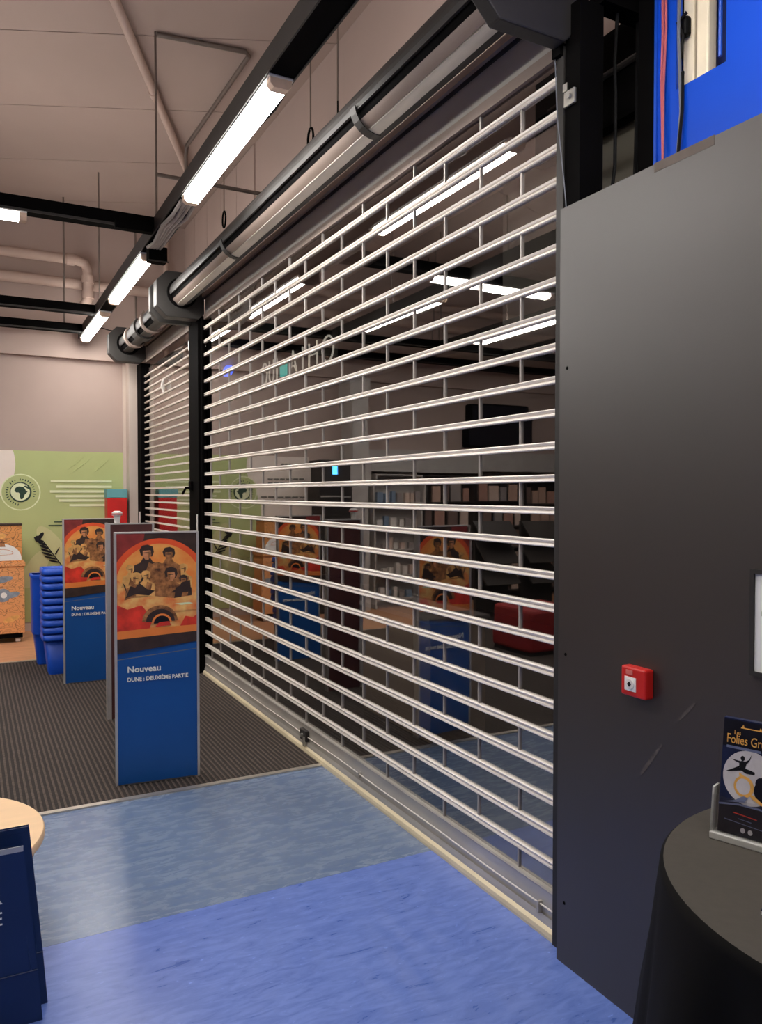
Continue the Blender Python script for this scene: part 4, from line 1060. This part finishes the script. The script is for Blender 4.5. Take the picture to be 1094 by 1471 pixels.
# ------------------------------------------------------------------ the rest of the room, mirrored in the clear panels
fg = thing('drinks_fridge', 'dark drinks fridge with glowing blue header by the back wall', 'fridge', (-0.62, 9.38, 0))
MB().box(-0.22, 0.22, -0.18, 0.2, 0.0, 1.98).build('cabinet_body', 'shelf_dark', fg)
MB().box(-0.03, 0.04, -0.186, -0.18, 1.80, 1.92).build('header_light', 'fridge_light', fg)
MB().box(-0.20, 0.20, -0.19, -0.184, 0.15, 1.70).build('glass_door', 'clear_acrylic', fg)
for z in (0.5, 0.85, 1.2, 1.5):
    MB().box(-0.2, 0.2, -0.183, -0.18, z, z + 0.02).build('shelf', 'shelf_grey', fg)

def shelf_unit(label, x0, x1, y0, levels, h, m='shelf_dark', depth=0.32):
    t = thing('shelf_unit', label, 'shelf', (x0, y0, 0), 0, 'shelf units along the back wall')
    w = x1 - x0
    MB().box(0, 0.02, 0, depth, 0, h).build('side_panel', m, t); MB().box(w - 0.02, w, 0, depth, 0, h).build('side_panel', m, t)
    MB().box(0.02, w - 0.02, depth - 0.015, depth, 0, h).build('back_panel', m, t)
    for z in levels:
        MB().box(0.02, w - 0.02, 0.01, depth - 0.016, z - 0.02, z).build('shelf', m, t)
    MB().box(0.0, w, 0, depth, h, h + 0.02).build('top_board', m, t)
    return t
cov = [MB().box(-0.5, 0.5, -0.5, 0.5, 0, 1).mesh('book', 'cover_%d' % i) for i in range(7)]
rnd = random.Random(11)
units = [(-1.98, -1.18, 'pale shelf unit of small goods next to the grey column', 'shelf_grey'), (-2.85, -2.0, 'dark book shelf unit left of the pale one', 'shelf_dark'),
         (-3.72, -2.87, 'dark book shelf unit in the middle of the back row', 'shelf_dark'), (-4.59, -3.74, 'dark book shelf unit nearest to the left wall', 'shelf_dark')]
for i, (x0, x1, lab, m) in enumerate(units):
    lv = (0.12, 0.45, 0.78, 1.10, 1.42)
    shelf_unit(lab, x0, x1, 9.26, lv, 1.80, m)
    for z in lv:
        x = x0 + 0.05
        while x < x1 - 0.14:
            w = rnd.uniform(0.09, 0.17) if i else rnd.uniform(0.05, 0.09)
            hgt = rnd.uniform(0.18, 0.26) if i else rnd.uniform(0.08, 0.16)
            o = bpy.data.objects.new('book' if i else 'boxed_item', cov[rnd.randrange(5 if i else 7)] if i else cov[rnd.choice((6, 1, 6, 2, 5))])
            C.objects.link(o); o.location = (x + w / 2, 9.36, z); o.scale = (w, 0.03 if i else 0.06, hgt)
            lev = ('lowest', 'second', 'middle', 'fourth', 'top')[lv.index(z)]
            tag(o, ('face-out book on the %s shelf of the %s dark unit' % (lev, ('', 'first', 'central', 'leftmost')[i])) if i else 'small boxed item on the %s shelf of the pale unit' % lev, 'book' if i else 'box', 'books on the dark shelves' if i else 'boxed items on the pale shelf')
            x += w + rnd.uniform(0.02, 0.06)
pb = tag(B('pelmet_board', 'shelf_grey', -4.6, -1.18, 9.4, 9.59, 1.86, 2.14, None), 'long grey pelmet board above the shelf units', 'board')
scn = thing('wall_screen', 'large black screen mounted above the book shelves', 'screen', (-3.4, 9.5, 2.25))
MB().box(-0.55, 0.55, -0.06, 0.1, 0.0, 0.62).build('casing', 'black_steel', scn, bevel=0.03)
MB().box(-0.52, 0.52, -0.065, -0.06, 0.03, 0.59).build('display', 'print_deep', scn)
for i, (x, y) in enumerate(((-2.05, 7.5), (-2.65, 7.4), (-3.25, 7.3))):
    rk = thing('brochure_rack', ('nearest sloping', 'middle sloping', 'farthest sloping')[i] + ' brochure rack standing on the carpet', 'rack', (x, y, 0.005), 0.0, 'brochure racks')
    MB().add([(-0.25, 0.30, 0), (0.25, 0.30, 0), (0.25, 0.34, 0), (-0.25, 0.34, 0), (-0.25, 0.30, 1.22), (0.25, 0.30, 1.22), (0.25, 0.34, 1.22), (-0.25, 0.34, 1.22)], BF).build('upright', 'shelf_dark', rk)
    MB().box(-0.27, 0.27, 0.0, 0.36, 0.0, 0.03).build('base', 'shelf_dark', rk)
    for z in (0.45, 0.72, 0.98):
        MB().add([(-0.25, 0.05, z), (0.25, 0.05, z), (0.25, 0.07, z - 0.01), (-0.25, 0.07, z - 0.01), (-0.25, 0.29, z + 0.24), (0.25, 0.29, z + 0.24), (0.25, 0.30, z + 0.22), (-0.25, 0.30, z + 0.22)], BF).build('sloping_tray', 'shelf_dark', rk)
        for j in range(3):
            o = bpy.data.objects.new('brochure', cov[rnd.randrange(7)]); C.objects.link(o)
            o.location = (x - 0.16 + 0.16 * j, y + 0.085, z + 0.026); o.rotation_euler = (math.radians(-47), 0, 0); o.scale = (0.13, 0.006, 0.24)
            tag(o, '%s brochure on the %s tray of the %s sloping rack' % (('left', 'middle', 'right')[j], {0.45: 'lowest', 0.72: 'middle', 0.98: 'top'}[z], ('nearest', 'middle', 'farthest')[i]), 'brochure', 'brochures on the racks')
pf = thing('red_pouf', 'low red upholstered cube seat on the carpet left of view', 'seat', (-1.35, 6.1, 0.005))
MB().box(-0.3, 0.3, -0.3, 0.3, 0.03, 0.44).build('cushion', 'red_dull', pf, bevel=0.03)
MB().box(-0.28, 0.28, -0.28, 0.28, 0.0, 0.03).build('base', 'shelf_dark', pf)

# ------------------------------------------------------------------ beyond the grille
bx = thing('corridor_counter', 'low beige counter in the dark corridor behind the grille', 'counter', (2.62, 4.4, -0.006))
MB().box(-0.2, 0.2, -0.45, 0.45, 0.06, 0.78).build('counter_body', 'beige_box', bx, bevel=0.006)
MB().box(-0.22, 0.22, -0.47, 0.47, 0.78, 0.81).build('counter_top', 'shelf_grey', bx, bevel=0.004)
MB().box(-0.19, 0.19, -0.44, 0.44, 0.0, 0.06).build('plinth', 'shelf_dark', bx)
sg = thing('neon_sign', 'outlined pale neon letters with teal mark hanging in the corridor', 'sign', (3.5, 8.85, 3.0))
def stroke(name, pts, m='neon_white'):
    MB().tube([(0, y, z) for y, z in pts], 0.011, 6).build(name, m, sg)
def oval(y, w, h): return [(y + w * math.cos(a), h / 2 + h / 2 * math.sin(a)) for a in [i * 2 * PI / 16 for i in range(17)]]
stroke('letter', oval(1.08, 0.09, 0.28))
stroke('letter', [(0.90, 0.28), (0.90, 0.06), (0.86, 0.0), (0.78, 0.0), (0.74, 0.06), (0.74, 0.28)])
stroke('letter', [(0.62, 0.28), (0.62, 0.0)])
MB().box(-0.012, 0.012, 0.28, 0.48, 0.02, 0.2).build('teal_mark', 'neon_teal', sg)
stroke('letter', [(0.16, 0.02), (0.06, 0.28), (-0.06, 0.02), (0.02, 0.10), (0.10, 0.10)])
stroke('letter', [(-0.25, 0.28), (-0.25, 0.0)])
stroke('letter', [(-0.45, 0.28), (-0.45, 0.0), (-0.45, 0.14), (-0.68, 0.14), (-0.68, 0.28), (-0.68, 0.0)])
stroke('letter', oval(-0.98, 0.15, 0.28))
MB().box(0.02, 0.03, -1.2, 1.25, -0.05, 0.33).build('backboard', 'corridor_dark', sg)
for yy in (-1.0, 1.0):
    MB().tube([(0.025, yy, 0.33), (0.025, yy, 0.5)], 0.006, 6).build('hanger', 'rod_grey', sg)
bs = thing('oval_sign', 'small glowing blue oval sign further along the corridor', 'sign', (3.5, 11.66, 3.42))
MB().loft([[(0.0, 0.22 * math.cos(a), 0.08 * math.sin(a) - 0.0) for a in [i * 2 * PI / 20 for i in range(20)]], [(0.04, 0.22 * math.cos(a), 0.08 * math.sin(a)) for a in [i * 2 * PI / 20 for i in range(20)]]]).build('face', 'neon_blue', bs)
MB().loft([[(0.04, 0.24 * math.cos(a), 0.08 * math.sin(a)) for a in [i * 2 * PI / 20 for i in range(20)]], [(0.07, 0.24 * math.cos(a), 0.08 * math.sin(a)) for a in [i * 2 * PI / 20 for i in range(20)]]]).build('casing', 'corridor_dark', bs)
